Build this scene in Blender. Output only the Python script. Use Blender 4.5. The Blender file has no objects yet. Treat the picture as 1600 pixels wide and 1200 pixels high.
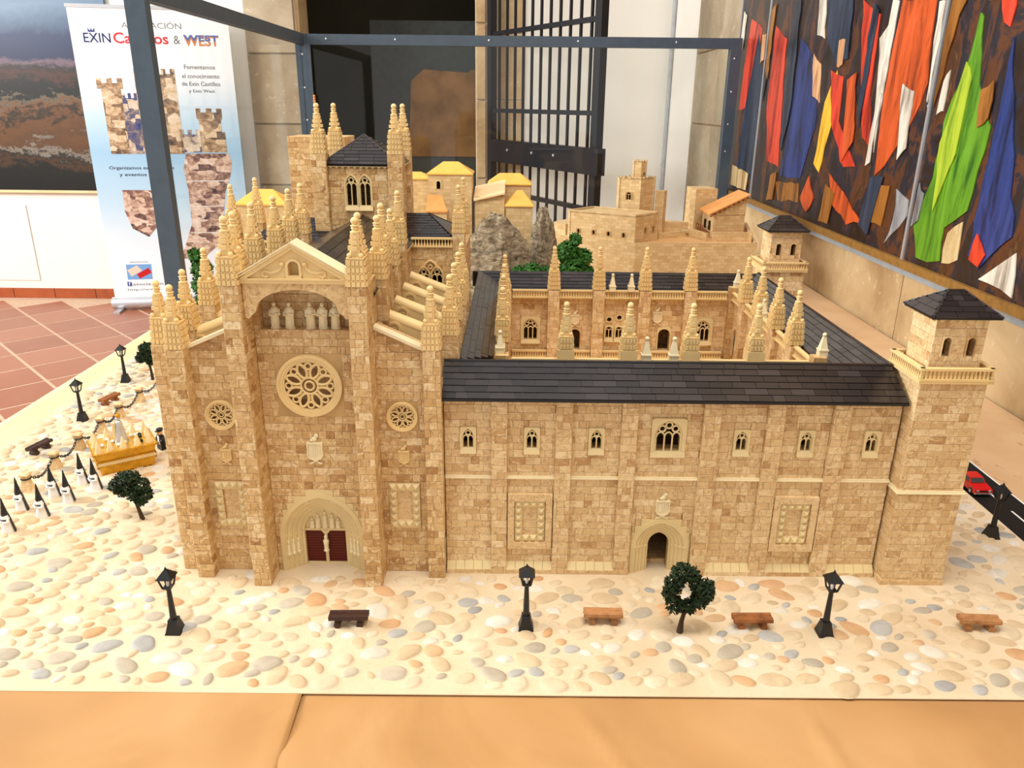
import bpy, bmesh, math, random
from math import sin, cos, pi, radians, sqrt
from mathutils import Vector, Matrix, noise
random.seed(7)
SC = bpy.context.scene
COL = SC.collection
S = 0.01                                   # all lengths below are centimetres; z = 0 is the table top

# ------------------------------------------------------------------ camera, world, lights, exposure
def make_camera():
    p, r, f = radians(19.96), radians(-0.6), 1206.0
    fw = Vector((0, cos(p), -sin(p))); rt = Vector((1, 0, 0)); dn = fw.cross(rt)
    rt2 = rt * cos(r) + dn * sin(r); dn2 = -rt * sin(r) + dn * cos(r)
    cd = bpy.data.cameras.new('camera'); cd.sensor_width = 36; cd.lens = 36 * f / 1600
    cd.clip_start = 0.02; cd.clip_end = 60
    o = bpy.data.objects.new('camera', cd); COL.objects.link(o)
    m = Matrix((rt2, -dn2, -fw)).transposed().to_4x4(); m.translation = Vector((0, 0, 60 * S))
    o.matrix_world = m
    SC.camera = o
make_camera()
SC.view_settings.view_transform = 'Standard'
SC.view_settings.look = 'None'
SC.view_settings.gamma = 1
SC.view_settings.use_curve_mapping = False
SC.view_settings.exposure = 0.82
W = bpy.data.worlds.new('world'); SC.world = W; W.use_nodes = True
W.node_tree.nodes['Background'].inputs[0].default_value = (1.0, 0.985, 0.96, 1)
W.node_tree.nodes['Background'].inputs[1].default_value = 0.46

def area(name, loc, target, sx, sy, power, col):
    l = bpy.data.lights.new(name, 'AREA'); l.shape = 'RECTANGLE'; l.size = sx * S; l.size_y = sy * S
    l.energy = power; l.color = col
    o = bpy.data.objects.new(name, l); COL.objects.link(o)
    o.location = Vector(loc) * S
    o.rotation_euler = (Vector(target) - Vector(loc)).to_track_quat('-Z', 'Y').to_euler()
    return o
area('window_left_offscreen', (-575, 190, 230), (-40, 190, 0), 330, 220, 255, (1.0, 0.99, 0.97))
area('ceiling_lamps_offscreen', (20, 40, 300), (10, 110, 0), 260, 120, 50, (1.0, 0.96, 0.89))


# ------------------------------------------------------------------ materials
def hx(r, g, b):
    def l(c):
        c /= 255.0
        return c / 12.92 if c <= 0.04045 else ((c + 0.055) / 1.055) ** 2.4
    return (l(r), l(g), l(b), 1.0)

class NT:
    def __init__(s, name):
        s.m = bpy.data.materials.new(name); s.m.use_nodes = True
        s.t = s.m.node_tree; s.b = s.t.nodes['Principled BSDF']
    def n(s, typ, **k):
        nd = s.t.nodes.new('ShaderNode' + typ)
        for a, v in k.items():
            if a.startswith('_'): nd.inputs[a[1:].replace('_', ' ')].default_value = v
            else: setattr(nd, a, v)
        return nd
    def l(s, a, b): s.t.links.new(a, b)
    def mixc(s, fac, a, b, mode='MIX'):
        nd = s.t.nodes.new('ShaderNodeMix'); nd.data_type = 'RGBA'; nd.blend_type = mode
        for i, v in ((0, fac), (6, a), (7, b)):
            if hasattr(v, 'is_linked') or isinstance(v, bpy.types.NodeSocket): s.l(v, nd.inputs[i])
            else: nd.inputs[i].default_value = v
        return nd.outputs[2]
    def math(s, op, a, b=0.0):
        nd = s.t.nodes.new('ShaderNodeMath'); nd.operation = op
        for i, v in ((0, a), (1, b)):
            if isinstance(v, bpy.types.NodeSocket): s.l(v, nd.inputs[i])
            else: nd.inputs[i].default_value = v
        return nd.outputs[0]
    def ramp(s, fac, stops, interp='LINEAR'):
        nd = s.t.nodes.new('ShaderNodeValToRGB'); cr = nd.color_ramp; cr.interpolation = interp
        while len(cr.elements) < len(stops): cr.elements.new(0.5)
        for e, (p, c) in zip(cr.elements, stops): e.position = p; e.color = c
        s.l(fac, nd.inputs[0]); return nd.outputs[0]
    def noise(s, vec, scale, detail=3, rough=0.55, dist=0.0):
        nd = s.n('TexNoise'); nd.inputs['Scale'].default_value = scale; nd.inputs['Detail'].default_value = detail
        nd.inputs['Roughness'].default_value = rough; nd.inputs['Distortion'].default_value = dist
        if vec is not None: s.l(vec, nd.inputs['Vector'])
        return nd
    def bump(s, h, strength=0.3, dist=0.01):
        nd = s.n('Bump'); nd.inputs['Strength'].default_value = strength; nd.inputs['Distance'].default_value = dist
        s.l(h, nd.inputs['Height']); s.l(nd.outputs[0], s.b.inputs['Normal'])
    def fin(s, col=None, rough=0.6, spec=0.4, metal=0.0):
        if col is not None:
            if isinstance(col, bpy.types.NodeSocket): s.l(col, s.b.inputs['Base Color'])
            else: s.b.inputs['Base Color'].default_value = col
        s.b.inputs['Roughness'].default_value = rough
        s.b.inputs['Specular IOR Level'].default_value = spec
        s.b.inputs['Metallic'].default_value = metal
        return s.m

def plain(name, c, rough=0.55, spec=0.35, metal=0.0, var=0.08, scale=30.0, bump=0.0):
    k = NT(name); g = k.n('NewGeometry')
    ns = k.noise(g.outputs['Position'], scale, 4)
    c2 = tuple(max(0, x * (1 - 2.2 * var)) for x in c[:3]) + (1,)
    c3 = tuple(min(1, x * (1 + var)) for x in c[:3]) + (1,)
    col = k.ramp(ns.outputs['Fac'], [(0.25, c2), (0.55, c), (0.8, c3)])
    if bump: k.bump(ns.outputs['Fac'], bump, 0.002)
    return k.fin(col, rough, spec, metal)

def rnd_value(k):
    oi = k.n('ObjectInfo'); g = k.n('NewGeometry')
    return k.math('FRACT', k.math('ADD', oi.outputs['Random'], k.math('MULTIPLY', g.outputs['Random Per Island'], 7.31))), g

def brick_material(name, light, mid, dark, streak, amount=0.5):
    k = NT(name); r, g = rnd_value(k)
    off = k.n('CombineXYZ'); k.l(k.math('MULTIPLY', r, 53.0), off.inputs[0]); k.l(k.math('MULTIPLY', r, 17.0), off.inputs[2])
    vm = k.n('VectorMath', operation='ADD'); k.l(g.outputs['Position'], vm.inputs[0]); k.l(off.outputs[0], vm.inputs[1])
    base = k.ramp(r, [(0.0, dark), (0.14, mid), (0.34, light), (0.55, mid), (0.8, light), (1.0, hx(238, 214, 170))])
    n1 = k.noise(vm.outputs[0], 62, 2, 0.5, 2.2)
    s1 = k.ramp(n1.outputs['Fac'], [(0.46, (0, 0, 0, 1)), (0.54, (1, 1, 1, 1))])
    col = k.mixc(k.math('MULTIPLY', s1, amount), base, mid)
    n2 = k.noise(vm.outputs[0], 58, 3, 0.55, 3.2)
    s2 = k.ramp(n2.outputs['Fac'], [(0.57, (0, 0, 0, 1)), (0.60, (1, 1, 1, 1)), (0.66, (0.25, 0.25, 0.25, 1)), (1, (0.5, 0.5, 0.5, 1))])
    col = k.mixc(k.math('MULTIPLY', s2, 0.55), col, streak)
    n3 = k.noise(vm.outputs[0], 48, 2, 0.5, 2.4)
    s3 = k.ramp(n3.outputs['Fac'], [(0.58, (0, 0, 0, 1)), (0.64, (1, 1, 1, 1))])
    col = k.mixc(k.math('MULTIPLY', s3, 0.6), col, hx(240, 216, 172))
    return k.fin(col, 0.48, 0.35)

def uv_brick(name, c1, c2, mortar, bw=2.04, rh=1.02, stain=0.5):
    k = NT(name); tc = k.n('TexCoord')
    bt = k.n('TexBrick', offset=0.5); k.l(tc.outputs['UV'], bt.inputs['Vector'])
    bt.inputs['Scale'].default_value = 1.0; bt.inputs['Brick Width'].default_value = bw; bt.inputs['Row Height'].default_value = rh
    bt.inputs['Mortar Size'].default_value = 0.035; bt.inputs['Color1'].default_value = c1; bt.inputs['Color2'].default_value = c2
    bt.inputs['Mortar'].default_value = mortar; bt.inputs['Bias'].default_value = -0.1
    g = k.n('NewGeometry'); ns = k.noise(g.outputs['Position'], 38, 4, 0.6, 1.5)
    col = k.mixc(k.math('MULTIPLY', k.ramp(ns.outputs['Fac'], [(0.45, (0, 0, 0, 1)), (0.7, (1, 1, 1, 1))]), stain), bt.outputs['Color'], hx(176, 124, 72))
    k.bump(bt.outputs['Fac'], -0.25, 0.001)
    return k.fin(col, 0.55, 0.3)

M = {}
M['brick'] = brick_material('block_brick', hx(222, 190, 138), hx(202, 164, 110), hx(168, 122, 74), hx(136, 88, 46), 0.5)
M['brick_pale'] = brick_material('block_brick_pale', hx(230, 202, 154), hx(214, 180, 130), hx(186, 144, 96), hx(152, 104, 60), 0.5)
M['stone_uv'] = uv_brick('block_wall', hx(216, 184, 132), hx(184, 144, 92), hx(150, 110, 66))
M['fort_uv'] = uv_brick('fort_wall', hx(224, 198, 150), hx(202, 170, 118), hx(192, 160, 110), 2.0, 1.0, 0.3)
M['joint'] = plain('block_joint', hx(150, 104, 58), 0.8, 0.2)
M['tan'] = plain('tan_plastic', hx(200, 164, 110), 0.5, 0.3, var=0.1)
M['cream'] = plain('cream_plastic', hx(234, 204, 144), 0.42, 0.4, var=0.05)
M['cream2'] = plain('pale_cream_plastic', hx(226, 204, 152), 0.42, 0.4, var=0.05)
M['white_cream'] = plain('ivory_plastic', hx(240, 224, 184), 0.4, 0.4, var=0.05)
M['door'] = plain('dark_red_door', hx(92, 26, 14), 0.5, 0.3)
M['black'] = plain('black_paint', hx(18, 19, 22), 0.42, 0.5, var=0.1)
M['wood'] = plain('bench_wood', hx(150, 92, 48), 0.6, 0.3, var=0.25, scale=60)
M['wood2'] = plain('pale_bench_wood', hx(176, 124, 78), 0.6, 0.3, var=0.25, scale=60)
M['wood3'] = plain('dark_bench_wood', hx(58, 30, 20), 0.5, 0.4, var=0.25, scale=60)
M['leaf'] = plain('dark_leaf', hx(30, 50, 22), 0.6, 0.3, var=0.3, scale=90)
M['leaf2'] = plain('green_leaf', hx(52, 104, 34), 0.6, 0.3, var=0.3, scale=90)
M['bark'] = plain('bark', hx(74, 58, 44), 0.8, 0.2, var=0.2)
M['white'] = plain('white_cloth', hx(236, 234, 230), 0.6, 0.3, var=0.03)
M['gold'] = plain('gold_paint', hx(214, 160, 40), 0.35, 0.5, 0.55, 0.12, 120)
M['silver'] = plain('silver_paint', hx(200, 200, 200), 0.3, 0.5, 0.6)
M['skin'] = plain('figure_skin', hx(224, 176, 134), 0.5)
M['red'] = plain('car_red', hx(206, 20, 18), 0.22, 0.6, var=0.02)
M['chrome'] = plain('chrome', hx(225, 225, 225), 0.2, 0.5, 0.8)
M['carglass'] = plain('car_glass', hx(70, 70, 66), 0.1, 0.6)
M['road'] = plain('road_black', hx(14, 14, 15), 0.7, 0.3)
M['roadline'] = plain('road_line', hx(240, 240, 236), 0.6)
M['frame'] = plain('grey_blue_metal', hx(70, 84, 98), 0.45, 0.5, 0.2, 0.06)
M['screw'] = plain('screw_metal', hx(225, 228, 230), 0.25, 0.5, 0.7)
M['iron'] = plain('iron_black', hx(22, 23, 30), 0.5, 0.4)
M['yellow_roof'] = plain('yellow_roof', hx(240, 190, 92), 0.6, 0.3, var=0.05)
M['orange_roof'] = plain('orange_roof', hx(226, 156, 88), 0.6, 0.3, var=0.06)
M['cream_roof'] = plain('cream_roof', hx(244, 214, 164), 0.6, 0.3, var=0.05)
M['sand'] = plain('terrace_sand', hx(226, 180, 122), 0.7, 0.2, var=0.06)
M['plaster'] = plain('white_plaster', hx(240, 236, 226), 0.75, 0.25, var=0.02, scale=2.5)
M['pipe'] = plain('grey_pipe', hx(176, 178, 180), 0.5)
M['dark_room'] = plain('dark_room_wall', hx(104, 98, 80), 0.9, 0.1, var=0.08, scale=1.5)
M['alu'] = plain('aluminium', hx(214, 216, 220), 0.3, 0.5, 0.6, 0.03)
M['ledge'] = plain('ledge_bronze', hx(150, 110, 52), 0.5, 0.4, 0.2, 0.15, 60)
M['ledge2'] = plain('ledge_grey', hx(150, 156, 160), 0.5)
M['grout'] = plain('floor_grout', hx(204, 172, 146), 0.85, 0.2)

def m_slate():
    k = NT('dark_slate'); r, g = rnd_value(k)
    col = k.ramp(r, [(0, hx(26, 20, 20)), (0.5, hx(36, 29, 29)), (0.85, hx(46, 38, 38)), (1, hx(54, 47, 48))])
    ns = k.noise(g.outputs['Position'], 120, 3); k.bump(ns.outputs['Fac'], 0.12, 0.001)
    return k.fin(col, 0.24, 0.6)
M['slate'] = m_slate()
def m_pebble(name, a, b):
    k = NT(name); r, g = rnd_value(k)
    ns = k.noise(g.outputs['Position'], 45, 5, 0.6, 0.8)
    c = k.ramp(r, [(0, a), (1, b)])
    col = k.mixc(k.math('MULTIPLY', k.ramp(ns.outputs['Fac'], [(0.42, (0, 0, 0, 1)), (0.7, (1, 1, 1, 1))]), 0.4), c, tuple(x * 0.62 for x in a[:3]) + (1,))
    return k.fin(col, 0.6, 0.25)
PEB = [m_pebble('pebble_cream', hx(208, 188, 154), hx(222, 204, 174)), m_pebble('pebble_white', hx(212, 202, 184), hx(228, 220, 204)),
       m_pebble('pebble_grey', hx(176, 164, 144), hx(196, 184, 162)), m_pebble('pebble_blue', hx(160, 158, 152), hx(182, 178, 170)),
       m_pebble('pebble_rust', hx(202, 158, 114), hx(208, 174, 134)), m_pebble('pebble_beige', hx(200, 176, 140), hx(214, 190, 154))]
def m_mat():
    k = NT('sandy_mat'); g = k.n('NewGeometry')
    a = k.noise(g.outputs['Position'], 9, 4); b = k.noise(g.outputs['Position'], 220, 3)
    col = k.ramp(a.outputs['Fac'], [(0.3, hx(206, 184, 150)), (0.5, hx(216, 196, 164)), (0.7, hx(224, 206, 176))])
    col = k.mixc(k.math('MULTIPLY', k.ramp(b.outputs['Fac'], [(0.6, (0, 0, 0, 1)), (0.75, (1, 1, 1, 1))]), 0.35), col, hx(190, 150, 104))
    return k.fin(col, 0.7, 0.2)
M['mat'] = m_mat()
def m_paper(name, a, b, c):
    k = NT(name); g = k.n('NewGeometry')
    n1 = k.noise(g.outputs['Position'], 5, 4, 0.5, 0.6); n2 = k.noise(g.outputs['Position'], 300, 2)
    col = k.ramp(n1.outputs['Fac'], [(0.3, a), (0.5, b), (0.72, c)])
    col = k.mixc(k.math('MULTIPLY', n2.outputs['Fac'], 0.12), col, a)
    k.bump(n1.outputs['Fac'], 0.25, 0.02)
    return k.fin(col, 0.62, 0.3)
M['kraft'] = m_paper('kraft_paper', hx(172, 128, 80), hx(186, 140, 88), hx(196, 152, 102))
M['kraft2'] = m_paper('pale_kraft_paper', hx(224, 196, 146), hx(230, 204, 154), hx(236, 212, 166))
def m_cork():
    k = NT('speckled_board'); g = k.n('NewGeometry')
    mp = k.n('Mapping'); mp.inputs['Scale'].default_value = (1, 0.35, 1); k.l(g.outputs['Position'], mp.inputs['Vector'])
    n1 = k.noise(mp.outputs[0], 60, 4, 0.7, 0.4); n2 = k.noise(g.outputs['Position'], 6, 3)
    col = k.ramp(n2.outputs['Fac'], [(0.3, hx(200, 160, 118)), (0.7, hx(214, 180, 140))])
    col = k.mixc(k.math('MULTIPLY', k.ramp(n1.outputs['Fac'], [(0.62, (0, 0, 0, 1)), (0.72, (1, 1, 1, 1))]), 0.55), col, hx(140, 92, 54))
    return k.fin(col, 0.7, 0.2)
M['cork'] = m_cork()
def m_wallstone(name, a, b, c, sc=4.0):
    k = NT(name); r, g = rnd_value(k)
    off = k.n('CombineXYZ'); k.l(k.math('MULTIPLY', r, 31.0), off.inputs[0])
    vm = k.n('VectorMath', operation='ADD'); k.l(g.outputs['Position'], vm.inputs[0]); k.l(off.outputs[0], vm.inputs[1])
    n1 = k.noise(vm.outputs[0], sc, 6, 0.62, 0.5); n2 = k.noise(vm.outputs[0], sc * 9, 3, 0.6, 0.4)
    col = k.ramp(n1.outputs['Fac'], [(0.3, a), (0.5, b), (0.72, c)])
    col = k.mixc(k.math('MULTIPLY', k.ramp(n2.outputs['Fac'], [(0.62, (0, 0, 0, 1)), (0.7, (1, 1, 1, 1))]), 0.35), col, hx(236, 222, 190))
    k.bump(n1.outputs['Fac'], 0.35, 0.01)
    return k.fin(col, 0.8, 0.2)
M['wallstone'] = m_wallstone('wall_stone', hx(168, 138, 98), hx(196, 168, 126), hx(214, 190, 150))
M['greystone'] = m_wallstone('grey_stone', hx(146, 130, 106), hx(170, 154, 128), hx(196, 182, 156), 2.6)
M['walljoint'] = plain('wall_joint', hx(170, 144, 108), 0.9, 0.1, scale=8)
def m_terracotta():
    k = NT('terracotta'); r, g = rnd_value(k)
    n1 = k.noise(g.outputs['Position'], 7, 5, 0.6)
    base = k.ramp(r, [(0, hx(140, 80, 56)), (0.5, hx(152, 90, 64)), (1, hx(162, 102, 76))])
    col = k.mixc(k.math('MULTIPLY', n1.outputs['Fac'], 0.4), base, hx(180, 122, 94))
    return k.fin(col, 0.35, 0.4)
M['terracotta'] = m_terracotta()
M['skirting'] = plain('skirting_tile', hx(168, 84, 46), 0.4, 0.4, var=0.12, scale=12)
def m_glass():
    k = NT('clear_pane'); t = k.t
    tr = k.n('BsdfTransparent'); tr.inputs[0].default_value = (0.97, 0.98, 0.975, 1)
    gl = k.n('BsdfGlossy'); gl.inputs['Roughness'].default_value = 0.03
    lw = k.n('LayerWeight'); lw.inputs['Blend'].default_value = 0.5
    fac = k.math('ADD', k.math('MULTIPLY', k.math('POWER', lw.outputs['Facing'], 5.0), 0.35), 0.022)
    mx = k.n('MixShader'); k.l(fac, mx.inputs[0]); k.l(tr.outputs[0], mx.inputs[1]); k.l(gl.outputs[0], mx.inputs[2])
    k.l(mx.outputs[0], t.nodes['Material Output'].inputs[0])
    return k.m
M['glass'] = m_glass()
def m_rock():
    k = NT('grey_rock'); g = k.n('NewGeometry')
    mp = k.n('Mapping'); mp.inputs['Scale'].default_value = (1, 1, 2.4); mp.inputs['Rotation'].default_value = (0, 0.5, 0); k.l(g.outputs['Position'], mp.inputs['Vector'])
    n1 = k.noise(mp.outputs[0], 26, 7, 0.68, 1.6)
    col = k.ramp(n1.outputs['Fac'], [(0.3, hx(52, 44, 36)), (0.45, hx(130, 116, 94)), (0.58, hx(170, 154, 128)), (0.75, hx(206, 192, 166))])
    k.bump(n1.outputs['Fac'], 0.8, 0.01)
    return k.fin(col, 0.85, 0.2)
M['rock'] = m_rock()

# ------------------------------------------------------------------ mesh builder
class MB:
    def __init__(s, T=None): s.v = []; s.f = []; s.m = []; s.T = T
    def pt(s, p):
        if s.T is not None: p = s.T @ Vector(p)
        s.v.append((p[0], p[1], p[2])); return len(s.v) - 1
    def face(s, pts, m=0):
        s.f.append([s.pt(p) for p in pts]); s.m.append(m)
    def _f(s, ids, m): s.f.append(ids); s.m.append(m)
    def box(s, x0, x1, y0, y1, z0, z1, m=0):
        i = [s.pt(p) for p in ((x0, y0, z0), (x1, y0, z0), (x1, y1, z0), (x0, y1, z0), (x0, y0, z1), (x1, y0, z1), (x1, y1, z1), (x0, y1, z1))]
        for q in ((0, 3, 2, 1), (4, 5, 6, 7), (0, 1, 5, 4), (1, 2, 6, 5), (2, 3, 7, 6), (3, 0, 4, 7)): s._f([i[k] for k in q], m)
    def frus(s, cx, cy, a0, b0, z0, a1, b1, z1, m=0):     # tapered box
        i = [s.pt((cx + sx * a0, cy + sy * b0, z0)) for sx, sy in ((-1, -1), (1, -1), (1, 1), (-1, 1))] + \
            [s.pt((cx + sx * a1, cy + sy * b1, z1)) for sx, sy in ((-1, -1), (1, -1), (1, 1), (-1, 1))]
        for q in ((0, 3, 2, 1), (4, 5, 6, 7), (0, 1, 5, 4), (1, 2, 6, 5), (2, 3, 7, 6), (3, 0, 4, 7)): s._f([i[k] for k in q], m)
    def ext(s, pts, vec, m=0):
        n = len(pts); vec = Vector(vec)
        a = [s.pt(p) for p in pts]; b = [s.pt(Vector(p) + vec) for p in pts]
        s._f(a[::-1], m); s._f(b, m)
        for k in range(n): s._f([a[k], a[(k + 1) % n], b[(k + 1) % n], b[k]], m)
    def band(s, A, B, vec, m=0, closed=False):
        n = len(A); vec = Vector(vec)
        a = [s.pt(p) for p in A]; b = [s.pt(p) for p in B]
        c = [s.pt(Vector(p) + vec) for p in A]; d = [s.pt(Vector(p) + vec) for p in B]
        for k in range(n if closed else n - 1):
            j = (k + 1) % n
            s._f([a[k], a[j], b[j], b[k]], m); s._f([c[k], d[k], d[j], c[j]], m)
            s._f([a[k], c[k], c[j], a[j]], m); s._f([b[k], b[j], d[j], d[k]], m)
        if not closed:
            s._f([a[0], b[0], d[0], c[0]], m); s._f([a[-1], c[-1], d[-1], b[-1]], m)
    def lathe(s, cx, cy, prof, n=10, m=0, sx=1.0, sy=1.0):
        rings = []
        for r, z in prof:
            if r < 1e-6: rings.append([s.pt((cx, cy, z))])
            else: rings.append([s.pt((cx + r * sx * cos(2 * pi * k / n), cy + r * sy * sin(2 * pi * k / n), z)) for k in range(n)])
        for A, B in zip(rings, rings[1:]):
            for k in range(n):
                j = (k + 1) % n
                if len(A) == 1 and len(B) == 1: continue
                if len(A) == 1: s._f([A[0], B[j], B[k]], m)
                elif len(B) == 1: s._f([A[k], A[j], B[0]], m)
                else: s._f([A[k], A[j], B[j], B[k]], m)
        if len(rings[0]) > 1: s._f(rings[0][::-1], m)
        if len(rings[-1]) > 1: s._f(rings[-1], m)
    def sphere(s, c, r, n=10, k=6, m=0, sx=1, sy=1, sz=1):
        s.lathe(c[0], c[1], [(r * sin(pi * i / k), c[2] - r * sz * cos(pi * i / k)) for i in range(k + 1)], n, m, sx, sy)
    def tube(s, path, r, n=6, m=0, closed=False):
        P = [Vector(p) for p in path]; N = len(P); R = r if isinstance(r, (list, tuple)) else [r] * N
        rings = []; up = None
        for i in range(N):
            a = P[i - 1] if (i > 0 or closed) else P[i]; b = P[(i + 1) % N] if (i < N - 1 or closed) else P[i]
            t = (b - a).normalized()
            if up is None: up = Vector((0, 0, 1)) if abs(t.z) < 0.9 else Vector((1, 0, 0))
            e = t.cross(up).normalized(); g = e.cross(t).normalized(); up = g
            rings.append([s.pt(P[i] + e * (R[i] * cos(2 * pi * k / n)) + g * (R[i] * sin(2 * pi * k / n))) for k in range(n)])
        for i in range(N if closed else N - 1):
            A, B = rings[i], rings[(i + 1) % N]
            for k in range(n): s._f([A[k], A[(k + 1) % n], B[(k + 1) % n], B[k]], m)
        if not closed: s._f(rings[0][::-1], m); s._f(rings[-1], m)
    def ring(s, c, r0, r1, d0, d1, n=20, m=0):           # flat ring in the local xy plane, extruded d0..d1 along local z
        A = [(c[0] + r0 * cos(2 * pi * k / n), c[1] + r0 * sin(2 * pi * k / n), d0) for k in range(n)]
        B = [(c[0] + r1 * cos(2 * pi * k / n), c[1] + r1 * sin(2 * pi * k / n), d0) for k in range(n)]
        s.band(A, B, (0, 0, d1 - d0), m, True)
    def mesh(s, name, mats, org=(0, 0, 0), smooth=0, uv=False, normals=True):
        me = bpy.data.meshes.new(name)
        ox, oy, oz = org
        me.from_pydata([((x - ox) * S, (y - oy) * S, (z - oz) * S) for x, y, z in s.v], [], s.f)
        for mt in (mats if isinstance(mats, (list, tuple)) else [mats]): me.materials.append(mt)
        me.polygons.foreach_set('material_index', s.m)
        if normals:
            b = bmesh.new(); b.from_mesh(me); bmesh.ops.recalc_face_normals(b, faces=b.faces); b.to_mesh(me); b.free()
        if uv:
            ul = me.uv_layers.new(name='UVMap')
            for p in me.polygons:
                n = p.normal
                for li in p.loop_indices:
                    c = me.vertices[me.loops[li].vertex_index].co
                    x, y, z = c[0] / S + ox, c[1] / S + oy, c[2] / S + oz
                    ul.data[li].uv = (x, y) if abs(n.z) > 0.75 else ((y, z) if abs(n.x) > abs(n.y) else (x, z))
        if smooth:
            me.shade_smooth(); me.set_sharp_from_angle(angle=radians(smooth))
        me.update()
        return me

ORG = {}
def org_of(o): return ORG.get(o.name, (0, 0, 0)) if o is not None else (0, 0, 0)
def tag(o, label=None, cat=None, group=None, kind=None):
    if label: o['label'] = label
    if cat: o['category'] = cat
    if group: o['group'] = group
    if kind: o['kind'] = kind
    return o
def thing(name, label, cat, loc=(0, 0, 0), group=None):
    o = bpy.data.objects.new(name, None); COL.objects.link(o); o.empty_display_size = 0.02
    o.location = Vector(loc) * S; ORG[o.name] = tuple(loc)
    return tag(o, label, cat, group)
def link(name, me, parent=None, loc=None, rot=None, scale=None):
    o = bpy.data.objects.new(name, me); COL.objects.link(o)
    if parent is not None: o.parent = parent
    if loc is not None: o.location = Vector(loc) * S
    if rot is not None: o.rotation_euler = rot
    if scale is not None: o.scale = scale
    return o
def part(mb, name, parent, mats, smooth=0, uv=False, label=None):
    og = org_of(parent)
    o = link(name, mb.mesh(name, mats, og, smooth, uv), parent)
    ORG[o.name] = og
    if label: o['label'] = label
    return o
def solo(mb, name, mats, base, label, cat, group=None, smooth=0, uv=False):
    o = link(name, mb.mesh(name, mats, base, smooth, uv), None, base); ORG[o.name] = tuple(base)
    return tag(o, label, cat, group)
def struct(mb, name, mats, smooth=0, uv=False):
    o = link(name, mb.mesh(name, mats, (0, 0, 0), smooth, uv)); o['kind'] = 'structure'; ORG[o.name] = (0, 0, 0)
    return o
def copy_tree(o, parent=None, loc=None, rotz=None):
    c = o.copy(); COL.objects.link(c); c.parent = parent
    if loc is not None: c.location = Vector(loc) * S; ORG[c.name] = tuple(loc)
    if rotz is not None: c.rotation_euler = (0, 0, rotz)
    for ch in list(o.children): copy_tree(ch, c)
    return c

class Fr:                                                   # u along, v up (or up the slope), n outwards
    def __init__(s, o, u, v, n):
        s.o, s.u, s.v, s.n = Vector(o), Vector(u).normalized(), Vector(v).normalized(), Vector(n).normalized()
        s.R = Matrix((s.u, s.v, s.n)).transposed()
        s.T = s.R.to_4x4(); s.T.translation = s.o
    def off(s, d): return Fr(s.o + s.n * d, s.u, s.v, s.n)
    def p(s, u, v, d=0): return s.o + s.u * u + s.v * v + s.n * d
def FRONT(Y): return Fr((0, Y, 0), (1, 0, 0), (0, 0, 1), (0, -1, 0))
def RIGHT(X): return Fr((X, 0, 0), (0, 1, 0), (0, 0, 1), (1, 0, 0))
def LEFT(X): return Fr((X, 0, 0), (0, -1, 0), (0, 0, 1), (-1, 0, 0))

CAM = Vector((0, 0, 60))
class Cells:                                                # bricks or slates of one thing
    def __init__(s): s.c = []
    def wall(s, fr, u0, u1, v0, v1, par, holes=(), top=None, H=1.02, L=2.04, rng=None, half=0.3, gap=0.022, jit=0.05, mix=True):
        nrow = max(1, int(round((v1 - v0) / H))); hh = (v1 - v0) / nrow
        for r in range(nrow):
            a, b = v0 + r * hh, v0 + (r + 1) * hh
            lo, hi = (u0, u1) if rng is None else rng((a + b) / 2)
            u = lo - (L / 2 if r % 2 else 0) - (random.random() * L * 0.4 if mix else 0)
            while u < hi - 0.05:
                ln = L if (not mix or random.random() > half) else L / 2
                x0, x1 = max(u, lo), min(u + ln, hi); u += ln
                if x1 - x0 < 0.15: continue
                if top is not None and min(top(x0), top(x1)) < b - 0.35: continue
                segs = [(x0, x1, a, b)]
                for (h0, h1, g0, g1) in holes:
                    ns = []
                    for (p, q, c, d) in segs:
                        if q <= h0 + .02 or p >= h1 - .02 or d <= g0 + .05 or c >= g1 - .05: ns.append((p, q, c, d)); continue
                        if p < h0: ns.append((p, h0, c, d))
                        if q > h1: ns.append((h1, q, c, d))
                        if c < g0 - .1: ns.append((max(p, h0), min(q, h1), c, g0))
                        if d > g1 + .1: ns.append((max(p, h0), min(q, h1), g1, d))
                    segs = ns
                for (p, q, c, d) in segs:
                    if q - p > 0.12 and d - c > 0.12: s.c.append((fr, p + gap / 2, q - gap / 2, c + gap / 2, d - gap / 2, random.random() * jit, par))
    def finish(s, name, mat, root, t=0.16, wedge=False, limit=300, stuffname='brickwork'):
        sc = []
        for i, (fr, a, b, c, d, pr, par) in enumerate(s.c):
            w = fr.p((a + b) / 2, (c + d) / 2); q = CAM - w
            sc.append((-(b - a) * (d - c) * max(0.0, q.normalized().dot(fr.n)) / q.length_squared, i))
        sc.sort(); pick = set(i for v, i in sc[:limit])
        cache = {}; rest = MB()
        for i, (fr, a, b, c, d, pr, par) in enumerate(s.c):
            if i in pick:
                key = (round(b - a, 2), round(d - c, 2))
                if key not in cache:
                    mb = MB(); cell_box(mb, key[0], key[1], t, wedge); cache[key] = mb.mesh(name, mat)
                o = link(name, cache[key], par); w = fr.p((a + b) / 2, (c + d) / 2, pr); og = org_of(par)
                o.location = (w - Vector(og)) * S; o.rotation_euler = fr.R.to_euler()
            else:
                rest.T = fr.T @ Matrix.Translation(Vector(((a + b) / 2, (c + d) / 2, pr)))
                cell_box(rest, b - a, d - c, t, wedge)
        if rest.f:
            rest.T = None
            o = part(rest, stuffname, root, mat); o['kind'] = 'stuff'
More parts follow.
